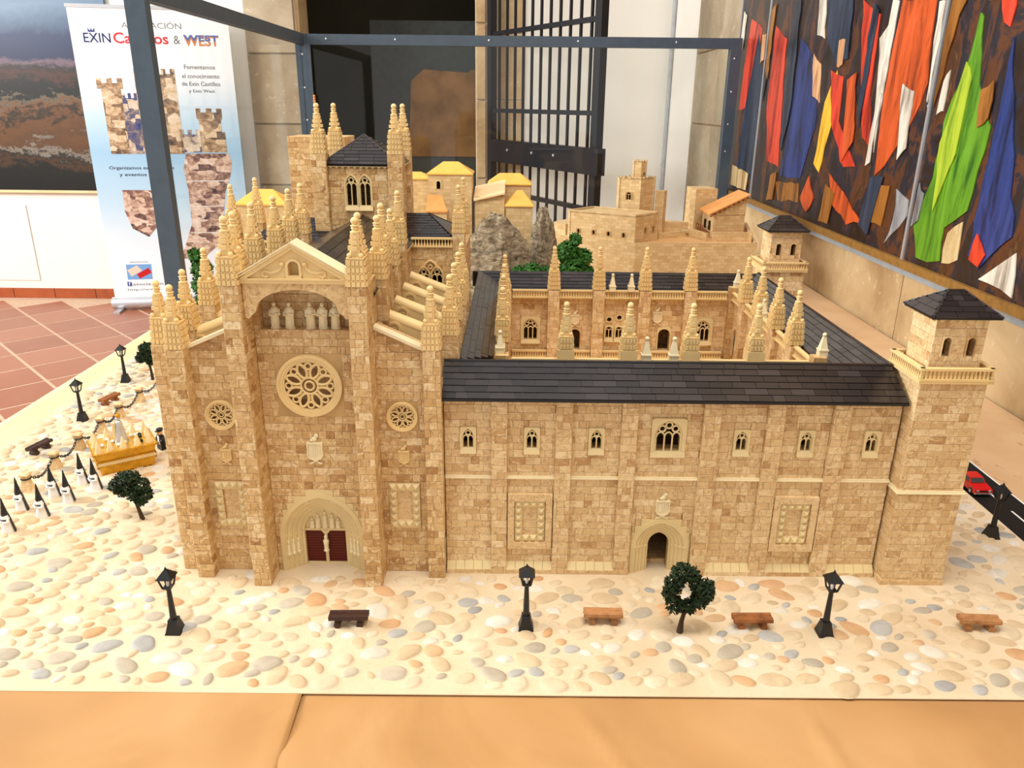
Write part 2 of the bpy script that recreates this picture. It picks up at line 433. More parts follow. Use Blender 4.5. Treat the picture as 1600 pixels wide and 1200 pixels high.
def cell_box(mb, L, h, t, wedge):
    x, y = L / 2, h / 2; e = 0.04
    lo = t if wedge else 0.0
    if wedge:                                              # slate: thick lower edge, thin upper edge
        i = [mb.pt(p) for p in ((-x, -y, -0.05), (x, -y, -0.05), (x, y, -0.05), (-x, y, -0.05), (-x, -y, t), (x, -y, t), (x, y, 0.03), (-x, y, 0.03))]
        for q in ((0, 3, 2, 1), (4, 5, 6, 7), (0, 1, 5, 4), (1, 2, 6, 5), (2, 3, 7, 6), (3, 0, 4, 7)): mb._f([i[k] for k in q], 0)
    else:
        i = [mb.pt(p) for p in ((-x, -y, -t), (x, -y, -t), (x, y, -t), (-x, y, -t), (-x, -y, -e), (x, -y, -e), (x, y, -e), (-x, y, -e),
                                (-x + e, -y + e, 0), (x - e, -y + e, 0), (x - e, y - e, 0), (-x + e, y - e, 0))]
        for q in ((0, 3, 2, 1), (8, 9, 10, 11), (0, 1, 5, 4), (1, 2, 6, 5), (2, 3, 7, 6), (3, 0, 4, 7), (4, 5, 9, 8), (5, 6, 10, 9), (6, 7, 11, 10), (7, 4, 8, 11)):
            mb._f([i[k] for k in q], 0)

# ------------------------------------------------------------------ the setting
FZ = -80.0
mb = MB(); mb.box(-560, 130, -60, 566, FZ - 12, FZ - 0.12)
FLOOR = struct(mb, 'floor', M['grout'])
def build_tiles():
    s = 30.4; g = 0.75
    mb = MB(); h = s / 2 - g; mb.frus(0, 0, h, h, -1.0, h - 0.1, h - 0.1, 0.0)
    me = mb.mesh('tile', M['terracotta'])
    q = s * sqrt(2)
    for i in range(-16, 14):
        for j in range(-14, 20):
            a = 137.0 + q * (i + 0.5); b = -630.0 + q * (j + 0.5)
            x, y = (a + b) / 2, (a - b) / 2
            if -440 < x < -95 and 120 < y < 545: link('tile', me, FLOOR, (x, y, FZ), (0, 0, pi / 4))
build_tiles()
mb = MB()
mb.box(-560, -147, 566, 590, FZ - 2, 420); mb.box(-147, -27, 566, 590, 262, 420); mb.box(-27, 128, 566, 590, FZ - 2, 420)
WB = struct(mb, 'wall_back', M['plaster'])
mb = MB(); mb.box(106.5, 128, -60, 566, FZ - 2, 420)
WR = struct(mb, 'wall_right', M['walljoint'])
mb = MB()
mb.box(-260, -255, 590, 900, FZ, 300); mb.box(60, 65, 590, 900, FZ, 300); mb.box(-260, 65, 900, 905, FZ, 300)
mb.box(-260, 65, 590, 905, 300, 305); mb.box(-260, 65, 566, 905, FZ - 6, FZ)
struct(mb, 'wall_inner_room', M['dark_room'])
def blocks(par, fr, u0, u1, rows, mat, t=1.6, lens=(52, 78), edge=1.0):
    for (a, b) in rows:
        u = u0
        while u < u1 - 4:
            e = min(u + random.uniform(*lens), u1)
            if u1 - e < 14: e = u1
            L, H = e - u - 0.7, b - a - 0.7
            mb = MB(); x, y = L / 2, H / 2
            mb.ext([(-x, -y, -t), (x, -y, -t), (x, y, -t), (-x, y, -t)], (0, 0, t * 0.7))
            mb.frus(0, 0, x, y, -t * 0.3, x - 0.5, y - 0.5, 0)
            o = link('stone_block', mb.mesh('stone_block', mat), par, fr.p((u + e) / 2, (a + b) / 2, random.uniform(t * 0.85, t)))
            o.rotation_euler = fr.R.to_euler(); u = e
# right wall: dressed stone below and beyond the painting, white plaster in the far corner
blocks(WR, LEFT(106.5), -488, -388, [(-80, -30), (-30, 12), (12, 50), (50, 88), (88, 128), (128, 170)], M['greystone'], 1.2, (48, 62))
blocks(WR, LEFT(106.5), -388, -40, [(-80, -36), (-36, -12), (-12, 19.5)], M['wallstone'], 1.2, (70, 110))
mb = MB(); mb.box(105.6, 106.6, 489, 566, FZ, 420); p = part(mb, 'plaster_strip', WR, M['plaster'])
mb = MB(); mb.tube([(104.2, 560, FZ), (104.2, 560, 420)], 1.5, 10)
for z in (20, 95, 170): mb.tube([(104.2, 560, z), (104.2, 560, z + 1.5)], 2.0, 10)
o = struct(mb, 'trim_1', M['pipe'], 40)
# doorway stones on the back wall
blocks(WB, FRONT(566), -181, -147, [(-80, -40), (-40, 4), (4, 45), (45, 90), (90, 135), (135, 180)], M['greystone'], 3.0, (60, 80))
blocks(WB, FRONT(566), -27, -19.5, [(-80, 10), (10, 62), (62, 110), (110, 180)], M['wallstone'], 2.6, (60, 80))
blocks(WB, FRONT(566), -19.5, 6, [(-80, -30), (-30, 16), (16, 62), (62, 104), (104, 150), (150, 190)], M['wallstone'], 1.4, (60, 80))
mb = MB(); mb.box(-147, -144.6, 566.5, 590, FZ, 262); part(mb, 'jamb_lining', WB, M['wallstone'])
# skirting
mb = MB(); mb.box(-560, -181.5, 564.4, 566, FZ, FZ + 7)
BB = struct(mb, 'baseboard_back', M['grout'])
x = -556.0
while x < -186:
    mb = MB(); mb.box(x + 0.2, min(x + 30.2, -182), 563.6, 565, FZ, FZ + 7.2); part(mb, 'skirting_tile', BB, M['skirting']); x += 30.6
# access panel set in the wall
mb = MB(); mb.box(-420, -352, 565.2, 566, FZ + 13, -12)
o = solo(mb, 'wall_panel', M['plaster'], (-386, 566, FZ + 13), 'flush white access panel low in the white wall under the landscape picture', 'panel')

# landscape picture on the back wall
def landscape():
    k = NT('landscape_print'); g = k.n('NewGeometry'); sp = k.n('SeparateXYZ'); k.l(g.outputs['Position'], sp.inputs[0])
    mp = k.n('Mapping'); mp.inputs['Scale'].default_value = (0.5, 1, 1.6); k.l(g.outputs['Position'], mp.inputs['Vector'])
    n1 = k.noise(mp.outputs[0], 3.2, 8, 0.66, 0.8); n2 = k.noise(g.outputs['Position'], 22, 5, 0.7, 0.5)
    nn = k.math('ADD', k.math('MULTIPLY', k.math('SUBTRACT', n1.outputs['Fac'], 0.5), 0.26), k.math('MULTIPLY', k.math('SUBTRACT', n2.outputs['Fac'], 0.5), 0.10))
    h0 = k.math('DIVIDE', sp.outputs[2], 1.26)
    amp = k.math('ADD', k.math('MULTIPLY', k.math('MINIMUM', k.math('MAXIMUM', k.math('MULTIPLY', k.math('SUBTRACT', 0.66, h0), 7.0), 0.0), 1.0), 1.5), 0.45)
    h = k.math('ADD', h0, k.math('MULTIPLY', nn, amp))
    col = k.ramp(h, [(0.0, hx(10, 10, 8)), (0.1, hx(18, 18, 12)), (0.16, hx(70, 46, 26)), (0.2, hx(26, 22, 14)), (0.235, hx(130, 120, 108)), (0.26, hx(84, 56, 30)), (0.36, hx(100, 64, 34)), (0.4, hx(22, 26, 14)), (0.44, hx(110, 72, 40)),
                     (0.48, hx(96, 86, 70)), (0.5, hx(20, 20, 12)), (0.56, hx(14, 14, 10)), (0.6, hx(70, 36, 22)), (0.635, hx(24, 16, 14)), (0.66, hx(104, 84, 96)), (0.68, hx(14, 28, 64)), (0.8, hx(18, 36, 78)), (0.85, hx(60, 84, 112)), (0.94, hx(96, 122, 146)), (1.0, hx(70, 96, 124))])
    return k.fin(col, 0.35, 0.4)
t = thing('landscape_picture', 'large landscape photograph of brown fields, river and blue mountains on white wall', 'picture', (-400, 563, -3))
mb = MB(); mb.box(-520, -272, 563, 565.5, -1.2, 128); part(mb, 'print', t, landscape())
mb = MB(); mb.box(-521, -271, 562.4, 565.5, -3, -1.2); part(mb, 'bottom_edge', t, M['kraft2'])

# iron gate standing open
def gate():
    t = thing('iron_gate', 'black iron barred gate with lock plate standing open beside dark doorway', 'gate', (-16, 563, FZ))
    A = Vector((-17, 562, 0)); Bv = Vector((47, 447, 0)); d = (Bv - A); L = d.length; d.normalize(); n = Vector((d.y, -d.x, 0))
    fr = Fr(A, d, (0, 0, 1), -n if (-n).y < 0 else n)
    def bar(name, u0, u1, z0, z1, th):
        mb = MB(fr.T); mb.box(u0, u1, z0, z1, -th, th); mb.T = None; return part(mb, name, t, M['iron'])
    bar('stile', 0, 5.5, FZ + 2, 235, 2.2); bar('stile', L - 6.2, L, FZ + 2, 235, 2.2)
    for z in (235, 103, 55.5, 3.0, FZ + 4): bar('rail', 5.5, L - 6.2, z - 1.3, z + 1.3, 1.5)
    n_b = 11
    for i in range(n_b):
        u = 5.5 + (L - 11.7) * (i + 0.75) / (n_b + 0.3); bar('bar', u - 0.7, u + 0.7, FZ + 4, 235, 0.7)
    lp = bar('lock_plate', 3, L + 2.5, 22.5, 37, 2.6)
    for u in (30, 62, 88):
        mb = MB(fr.T); mb.lathe(u, 31, [(0, 2.6), (0.9, 2.6), (0.9, 3.2), (0, 3.4)], 8); mb.T = None; part(mb, 'rivet', lp, M['screw'])
gate()

# painted panels on the right wall: a plain stand-in in broad areas of colour
def m_drape(name, c, dk):
    k = NT(name); g = k.n('NewGeometry')
    mp = k.n('Mapping'); mp.inputs['Scale'].default_value = (1, 1, 0.16); k.l(g.outputs['Position'], mp.inputs['Vector'])
    n1 = k.noise(mp.outputs[0], 17, 6, 0.68, 1.2); n2 = k.noise(g.outputs['Position'], 120, 2)
    col = k.ramp(n1.outputs['Fac'], [(0.36, dk), (0.52, c), (0.7, tuple(min(1, x * 1.25 + 0.02) for x in c[:3]) + (1,))])
    col = k.mixc(k.math('MULTIPLY', n2.outputs['Fac'], 0.15), col, dk)
    return k.fin(col, 0.35, 0.4)
def painting():
    cols = {'red': (hx(206, 62, 34), hx(120, 24, 14)), 'navy': (hx(44, 56, 76), hx(18, 24, 36)), 'blue': (hx(40, 58, 120), hx(16, 22, 50)), 'white': (hx(220, 212, 198), hx(130, 116, 100)),
            'yellow': (hx(232, 186, 52), hx(180, 110, 24)), 'skin': (hx(214, 168, 122), hx(150, 96, 60)), 'orange': (hx(200, 84, 32), hx(110, 40, 16)), 'grey': (hx(150, 152, 156), hx(70, 66, 62)),
            'ochre': (hx(150, 96, 34), hx(80, 46, 18)), 'green': (hx(98, 150, 30), hx(40, 88, 18)), 'lime': (hx(170, 190, 50), hx(104, 140, 30)), 'pale': (hx(206, 182, 134), hx(140, 104, 60))}
    mats = {k: m_drape('paint_' + k, *v) for k, v in cols.items()}
    kb = NT('paint_ground'); gb = kb.n('NewGeometry'); mpb = kb.n('Mapping'); mpb.inputs['Scale'].default_value = (1, 1, 0.45); kb.l(gb.outputs['Position'], mpb.inputs['Vector'])
    nb = kb.noise(mpb.outputs[0], 9, 7, 0.7, 1.0)
    bg = kb.fin(kb.ramp(nb.outputs['Fac'], [(0.32, hx(16, 12, 12)), (0.44, hx(44, 28, 20)), (0.5, hx(30, 34, 46)), (0.56, hx(92, 52, 26)), (0.64, hx(60, 36, 22)), (0.74, hx(140, 96, 50))]), 0.35, 0.4)
    P = [('red', [(372.0, 95.8), (354.5, 90.5), (360.7, 60.2), (378.0, 58.3), (376.5, 75.2)]), ('navy', [(358.5, 89.6), (346.3, 71.5), (346, 29.5), (372.3, 30.8), (368.9, 56.2)]),
         ('red', [(336.2, 90.1), (320.5, 84.3), (319.6, 73.0), (313.2, 38.0), (328.2, 39.4), (336.0, 59.1)]), ('blue', [(305.1, 83.2), (284.2, 73.7), (279.1, 53.2), (287.5, 35.4), (309.6, 34.6), (306.2, 57.0)]),
         ('white', [(291.1, 94.1), (284.7, 93.4), (281.6, 81.5), (289.0, 83.0)]), ('yellow', [(273.8, 61.4), (266.9, 71.1), (262.9, 63.3), (270.6, 39.0), (276.4, 41.8)]),
         ('skin', [(290.2, 77.1), (281.9, 73.6), (278.3, 61.4), (286.1, 63.6)]), ('red', [(272.2, 71.3), (261.1, 69.0), (259.9, 55.7), (242.5, 43.2), (250.7, 42.2), (266.1, 55.6)]),
         ('red', [(254.5, 90.0), (241, 84.8), (240, 68.2), (234.5, 49.2), (240.4, 51.6), (247.9, 68.6)]), ('white', [(239.2, 78.4), (234.8, 81.3), (234.3, 87.7), (230.5, 87.0), (231.5, 66.0), (231.4, 47.7)]),
         ('orange', [(228.6, 87.0), (210.0, 84.9), (207.2, 65.8), (211.7, 56.7), (223.3, 44.6), (228.1, 41.6), (230.4, 63.1)]), ('white', [(205.5, 84), (208.5, 84.5), (206.4, 62), (205.4, 60)]),
         ('grey', [(213.8, 39.5), (206.2, 37.2), (205.4, 33.3), (215.5, 24.6), (212.7, 32.0)]), ('ochre', [(313.1, 31.9), (288.0, 34.0), (286, 27.4), (308.4, 25.8)]), ('orange', [(278.8, 37.3), (271.3, 30.5), (277.0, 25.0), (285.0, 28.9)]),
         ('green', [(189.2, 80.0), (187.6, 79), (184.0, 65.2), (176.2, 56.1), (178.6, 38.1), (186.7, 33), (186, 25.2), (197.3, 24), (201.2, 31.9), (196.2, 43.8), (196, 57.0), (191.6, 66.8)]),
         ('blue', [(174.4, 73.8), (160.7, 35.2), (170.0, 26.6), (174.6, 28.6), (174.6, 49.5), (174.4, 66.4)]), ('red', [(184.1, 90), (176.3, 88), (176.9, 76.0), (181.2, 80)]), ('white', [(199.4, 66), (197.5, 68.4), (197.4, 59.4), (200.2, 58.6)]),
         ('pale', [(184.6, 32.2), (179.3, 35.5), (178.5, 26.8), (184.8, 25.0)]), ('white', [(168.8, 24.4), (158.0, 32.3), (156.2, 23.4)]),
         ('ochre', [(228.2, 39.6), (217.5, 39.8), (219.1, 28.8), (226.0, 28.8)]), ('orange', [(261.0, 39.8), (247.9, 35.1), (231.1, 27.6), (241.9, 26.0), (255.1, 30.3)]), ('ochre', [(300, 110), (285, 112), (284, 97), (299, 97)]),
         ('red', [(350, 120), (300, 118), (310, 100), (345, 102)]), ('ochre', [(202, 60), (198, 80), (188, 100), (203, 100)]), ('red', [(150, 90), (120, 92), (118, 30), (152, 34)]),
         ('navy', [(342, 62), (338, 80), (345.6, 78)]), ('white', [(384, 100), (379, 98), (381, 84), (385, 86)]), ('skin', [(352, 88), (347, 88), (347, 78), (351, 77)]), ('navy', [(316, 96), (309, 96), (306, 60), (311, 44), (315, 60)]), ('ochre', [(343, 96), (338, 98), (339, 70), (343, 74)]),
         ('navy', [(284, 95), (262, 96), (259, 74), (268, 73), (277, 80)]), ('skin', [(268, 80), (263, 80), (263, 72.5), (267, 72)]), ('orange', [(257, 68), (251, 70), (246, 50), (252, 44)]), ('navy', [(246, 88), (242, 86), (243, 54), (246, 60)]), ('white', [(234, 62), (231.8, 64), (232, 45), (234.8, 44)]),
         ('white', [(220, 66), (213, 64), (212, 50), (216, 47)]), ('ochre', [(320, 34), (313, 36), (314, 25), (322, 24)]), ('ochre', [(262, 36), (254, 34), (256, 24), (264, 24)]), ('navy', [(230, 41), (222, 42), (226, 25), (233, 27)]), ('pale', [(378, 34), (350, 32), (352, 25), (380, 25)]), ('lime', [(190.5, 70), (187, 66), (187.5, 50), (193, 36), (195.5, 52)]),
         ('grey', [(201.5, 42), (198.5, 40), (199, 33), (202, 31)]), ('skin', [(186.5, 92), (182.5, 91), (183, 82), (186, 82)]), ('ochre', [(182, 64), (178, 66), (177.6, 58), (181, 56)]), ('red', [(172.5, 34), (168, 30), (169.5, 27), (173.5, 28)]), ('orange', [(274, 110), (240, 108), (238, 96), (272, 98)]), ('white', [(225, 108), (210, 106), (212, 90), (224, 92)])]
    t = thing('painted_panels', 'three-panel painting with red, green and blue draped colours on stone wall', 'painting', (106, 230, 20))
    panels = []
    for (y0, y1, lb) in ((345.2, 388, 'narrow panel with red and navy areas'), (204.4, 344.4, 'wide central panel with red and orange areas'), (60, 203.6, 'panel with green and blue areas')):
        mb = MB(); mb.box(104.4, 106.2, y0, y1, 22.3, 175); o = part(mb, 'panel', t, bg, label=lb); panels.append((y0, y1, o))
        mb = MB(); mb.box(103.9, 104.6, y0 - 0.3, y0 + 0.1, 22.3, 175); part(mb, 'edge_strip', o, M['alu'])
        mb = MB(); mb.box(103.9, 104.6, y1 - 0.1, y1 + 0.3, 22.3, 175); part(mb, 'edge_strip', o, M['alu'])
    for i, (c, pts) in enumerate(P):
        cy = sum(q[0] for q in pts) / len(pts)
        par = next(o for (a, b, o) in panels if a <= cy <= b); ya, yb = next((a, b) for (a, b, o) in panels if o is par)
        out = []
        for k in range(len(pts)):
            a, b = Vector(pts[k]), Vector(pts[(k + 1) % len(pts)]); nn = max(2, int((b - a).length / 4))
            for j in range(nn):
                q = a.lerp(b, j / nn); w = 0.7 if j else 0.2
                q = q + Vector((noise.noise(Vector((q.x * 0.4, q.y * 0.4, i * 3.1))), noise.noise(Vector((q.x * 0.4 + 50, q.y * 0.4, i * 3.1))))) * w * 1.6
                out.append((104.3 - 0.012 * i, min(max(q.x, ya + 0.6), yb - 0.6), max(q.y, 22.6)))
        mb = MB(); mb.ext(out, (0.25, 0, 0)); part(mb, 'colour_area', par, mats[c])
    mb = MB(); mb.box(103.2, 106.2, 60, 388, 20.2, 22.3); part(mb, 'ledge', t, M['ledge'])
    mb = MB(); mb.box(103.8, 106.2, 60, 388, 18.6, 20.2); part(mb, 'ledge_support', t, M['ledge2'])
    t.location.x -= 0.012
painting()

# ------------------------------------------------------------------ table, papers, mat, road
def table():
    t = thing('display_table', 'long speckled exhibition table standing along the stone wall', 'table', (0, 210, FZ))
    mb = MB(); mb.box(-100.6, 104.8, 30, 384, -4, -0.12); part(mb, 'table_top', t, M['cork'])
    for x in (-94, 98):
        for y in (40, 210, 376):
            mb = MB(); mb.box(x - 3, x + 3, y - 3, y + 3, FZ, -4); part(mb, 'leg', t, M['frame'])
table()
def sheet(name, poly, mat, label, z0, amp, seed, nx=40, ny=12, folds=()):
    # bilinear patch over four corners with soft wrinkles
    a, b, c, d = [Vector(p) for p in poly]; mb = MB(); idx = {}
    for j in range(ny + 1):
        for i in range(nx + 1):
            u, v = i / nx, j / ny
            p = (a.lerp(b, u)).lerp(d.lerp(c, u), v)
            h = noise.noise(Vector((p.x * 0.045, p.y * 0.06, seed))) * amp + noise.noise(Vector((p.x * 0.12 + p.y * 0.1, p.y * 0.05, seed + 9))) * amp * 0.5
            for (fx0, fy0, fx1, fy1, fh, fw) in folds:
                fa, fb = Vector((fx0, fy0)), Vector((fx1, fy1)); fd = (fb - fa); L = fd.length; fd.normalize(); q = p - fa; tt = min(max(q.dot(fd), 0), L)
                h += fh * math.exp(-((q - fd * tt).length / fw) ** 2)
            ed = min(1.0, max(0.12, (66.4 - p.y) / 5)) if nx > 20 else 1.0
            idx[i, j] = mb.pt((p.x, p.y, z0 + max(0, h + amp * 0.4) * ed))
    for j in range(ny):
        for i in range(nx): mb._f([idx[i, j], idx[i + 1, j], idx[i + 1, j + 1], idx[i, j + 1]], 0)
    cx, cy = (a.x + c.x) / 2, (a.y + c.y) / 2
    o = solo(mb, name, mat, (cx, cy, 0), label, 'paper', 'kraft paper on the table', 60)
    md = o.modifiers.new('thickness', 'SOLIDIFY'); md.thickness = 0.0006; md.offset = -1
    return o
sheet('kraft_paper', [(-25, 31), (106, 31), (104.6, 67.2), (-22, 67)], M['kraft'], 'orange-brown kraft paper sheet along the front edge, right of the fold', 0.02, 0.35, 3.0, 170, 46, [(6, 67, 14, 52, .3, .9), (31, 67, 33, 50, .28, .8), (-20, 58, 4, 55, .5, 3.0), (2, 58, 24, 52, .25, 1.4), (40, 60, 60, 66, .3, 2.5)])
sheet('kraft_paper', [(-100.4, 31), (-20.6, 31), (-22.2, 67.3), (-100.4, 67)], M['kraft'], 'orange-brown kraft paper sheet along the front edge, left of the fold', 0.3, 0.25, 8.0, 110, 46, [(-60, 62, -40, 52, .25, 2.0), (-22, 66, -23.5, 50, .2, 1.5)])
sheet('kraft_paper', [(-100.4, 68), (-86, 68), (-86, 214), (-100.4, 214)], M['kraft2'], 'pale yellow kraft paper strip along the table edge over the tiled floor', 0.0, 0.06, 5.0, 10, 30)
mb = MB(); mb.ext([(-91.6, 66.2, 0.25), (75.3, 66.6, 0.25), (75.3, 196.5, 0.25), (-94.4, 196.5, 0.25)], (0, 0, 0.12))
MAT = solo(mb, 'cobble_mat', M['mat'], (-8, 137, 0.2), 'large sand-coloured mat of rounded cobbles under the model buildings', 'mat')
GZ = 0.37                                                   # walking level of the mat
def pebble_mesh(seed, mat):
    rr = random.Random(seed); n = 16; mb = MB()
    ph = [rr.uniform(0, 6.28) for _ in range(3)]
    def rad(a): return 1 + 0.07 * sin(2 * a + ph[0]) + 0.05 * sin(3 * a + ph[1]) + 0.015 * sin(5 * a + ph[2])
    R = []
    for (s_, z) in ((1.07, 0.0), (1.0, 0.14), (0.9, 0.6), (0.66, 0.9)):
        R.append([mb.pt((rad(2 * pi * k / n) * s_ * cos(2 * pi * k / n), rad(2 * pi * k / n) * s_ * sin(2 * pi * k / n), z)) for k in range(n)])
    c = mb.pt((0, 0, 1.0))
    for A, B in zip(R, R[1:]):
        for k in range(n): mb._f([A[k], A[(k + 1) % n], B[(k + 1) % n], B[k]], 0)
    for k in range(n): mb._f([R[-1][k], R[-1][(k + 1) % n], c], 0)
    return mb.mesh('pebble', mat, normals=False), mb
def pebbles():
    rr = random.Random(11); pts = []
    regions = [(-92, 75, 67.8, 91), (-93.6, -44, 91, 195), (58.0, 74.4, 91, 128)]
    grid = {}
    def ok(x, y, a):
        gx, gy = int(x // 5), int(y // 5)
        for i in range(gx - 1, gx + 2):
            for j in range(gy - 1, gy + 2):
                for (px, py, pa, rot, b) in grid.get((i, j), ()):
                    if (px - x) ** 2 + ((py - y) * 1.4) ** 2 < (0.88 * (pa + a) + 0.22) ** 2: return False
        return True
    for (x0, x1, y0, y1) in regions:
        for _ in range(int((x1 - x0) * (y1 - y0) * 2.4)):
            x, y = rr.uniform(x0, x1), rr.uniform(y0, y1); a = rr.choice((0.7, 0.9, 1.1, 1.25, 1.4, 1.55, 1.65))
            lim = -90.3 - (y - 66) * 0.022
            if x < lim + 0.5 or not ok(x, y, a): continue
            grid.setdefault((int(x // 5), int(y // 5)), []).append((x, y, a, rr.gauss(0, 0.55), a * rr.uniform(0.58, 0.82)))
    allp = [q for l in grid.values() for q in l]
    keepout = [(-44.6, -8, 89.0, 200), (-34, -30.5, 85.1, 200), (-19.5, -16, 85.1, 200), (-42, -38.6, 86.9, 200), (-11.4, -8, 87.3, 200), (-9, 49, 88.4, 200), (48.5, 58.4, 86.8, 200)]
    allp = [q for q in allp if not any(k[0] < q[0] < k[1] and k[2] < q[1] < k[3] for k in keepout)]
    def vis(q):
        d = Vector((q[0], q[1], -60)); c = d.normalized()
        return abs(q[0]) / (q[1] * 0.94 + 20.5) < 0.66
    scored = sorted(allp, key=lambda q: -(q[2] * q[4] / (q[1] ** 2 + 3600) ** 1.5 * (1 if vis(q) else 0)))
    protos = []
    for mi, m in enumerate(PEB):
        for s_ in range(3): protos.append(pebble_mesh(mi * 10 + s_, m))
    wts = [0] * 6 + [1] * 4 + [2] * 3 + [3] * 2 + [4] * 2 + [5] * 6
    rest = MB(); nmat = {}
    for i, q in enumerate(scored):
        mi = rr.choice(wts); me, src = protos[mi * 3 + rr.randrange(3)]
        h = 0.2 * q[4] + 0.08
        if i < 300:
            o = link('pebble', me, MAT, (q[0] + 8, q[1] - 137, GZ - 0.2), (0, 0, q[3]), (q[2], q[4], h))
        else:
            T = Matrix.Translation((q[0], q[1], GZ)) @ Matrix.Rotation(q[3], 4, 'Z') @ Matrix.Diagonal((q[2], q[4], h, 1))
            base = len(rest.v)
            rest.v += [tuple(T @ Vector(v)) for v in src.v]
            rest.f += [[k + base for k in f] for f in src.f]; rest.m += [mi] * len(src.f)
    me = rest.mesh('pebbles', PEB, org_of(MAT), 0, normals=False)
    for m_ in (me, *[p[0] for p in protos]): m_.shade_smooth()
    o = link('pebbles', me, MAT); o['kind'] = 'stuff'
pebbles()
t = thing('toy_road', 'black model road with white centre dashes beyond the corner tower', 'road', (79, 140, 0))
mb = MB(); mb.box(75.35, 82.7, 60, 208, -0.11, 0.32); part(mb, 'roadway', t, M['road'])
for y in (72, 78.5, 85, 91.5, 98, 104.5, 111, 117.5, 124, 130.5):
    mb = MB(); mb.box(78.9, 79.2, y, y + 3.4, 0.3, 0.36); part(mb, 'lane_dash', t, M['roadline'])
mb = MB(); mb.box(82.35, 82.65, 60, 208, 0.3, 0.36); part(mb, 'edge_line', t, M['roadline'])

# ------------------------------------------------------------------ building pieces shared by the models
def arch(cx, v0, a, spring, h, n=10, d=0.0):
    """outline of a pointed (h > a) or round (h = a) arch opening, bottom left -> apex -> bottom right"""
    pts = [(cx - a, v0, d)]
    if h >= a - 1e-6:
        c = (h * h - a * a) / (2 * a); R = c + a; th = math.atan2(h, c)
        L = [(cx + c - R * cos(th * k / n), v0 + spring + R * sin(th * k / n), d) for k in range(n + 1)]
    else:
        L = [(cx - a * cos(pi / 2 * k / n), v0 + spring + h * sin(pi / 2 * k / n), d) for k in range(n + 1)]
    pts += L
    pts += [(2 * cx - x, y, z) for (x, y, z) in L[-2::-1]]
    pts.append((cx + a, v0, d))
    return pts
def rect_like(A, cx, v0, hw, top, d):
    """points on a rectangle matching the points of an arch outline one to one"""
    n = len(A); out = []
    for k, (x, y, z) in enumerate(A):
        t = k / (n - 1)
        if k == 0: out.append((cx - hw, v0, d))
        elif k == n - 1: out.append((cx + hw, v0, d))
        elif t < 0.3: out.append((cx - hw, v0 + (top - v0) * (0.4 + 0.6 * t / 0.3), d))
        elif t > 0.7: out.append((cx + hw, v0 + (top - v0) * (0.4 + 0.6 * (1 - t) / 0.3), d))
        else: out.append((cx - hw + 2 * hw * (t - 0.3) / 0.4, top, d))
    return out
CUTS = {}; COREBOX = {}
def arch_rects(cx, v0, a, spring, h, n=6):
    def hw(z):
        if h < a: return a * sqrt(max(0, 1 - (z / h) ** 2))
        c = (h * h - a * a) / (2 * a); R = c + a; return sqrt(max(0, R * R - z * z)) - c
    out = [(cx - a, cx + a, v0, v0 + spring)]
    for k in range(n): w = hw(h * (k + .5) / n); out.append((cx - w, cx + w, v0 + spring + h * k / n, v0 + spring + h * (k + 1) / n))
    return out
def note_cut(par, fr, rects, depth=2.0):
    for (u0, u1, v0, v1) in rects:
        a, b = fr.p(u0, v0, .4), fr.p(u1, v1, -depth)
        CUTS.setdefault(par.name, []).append(tuple(q for k in range(3) for q in (min(a[k], b[k]), max(a[k], b[k]))))
def subtract(boxes, cut):
    out = []
    for b in boxes:
        lo = [max(b[2 * k], cut[2 * k]) for k in range(3)]; hi = [min(b[2 * k + 1], cut[2 * k + 1]) for k in range(3)]
        if any(h_ - l_ < 1e-4 for l_, h_ in zip(lo, hi)): out.append(b); continue
        r = list(b)
        for k in range(3):
            if lo[k] > r[2 * k] + 1e-4: q = list(r); q[2 * k + 1] = lo[k]; out.append(tuple(q)); r[2 * k] = lo[k]
            if hi[k] < r[2 * k + 1] - 1e-4: q = list(r); q[2 * k] = hi[k]; out.append(tuple(q)); r[2 * k + 1] = hi[k]
    return out
def hollow(o, voids=()):
    """open up a wall core: the rooms inside it and every opening noted for it"""
    boxes, mat = COREBOX[o.name]
    for c in list(voids) + CUTS.get(o.name, []): boxes = subtract(boxes, c)
    mb = MB()
    for b in boxes: mb.box(*b)
    o.data = mb.mesh(o.name, M[mat], org_of(o), 0, True)
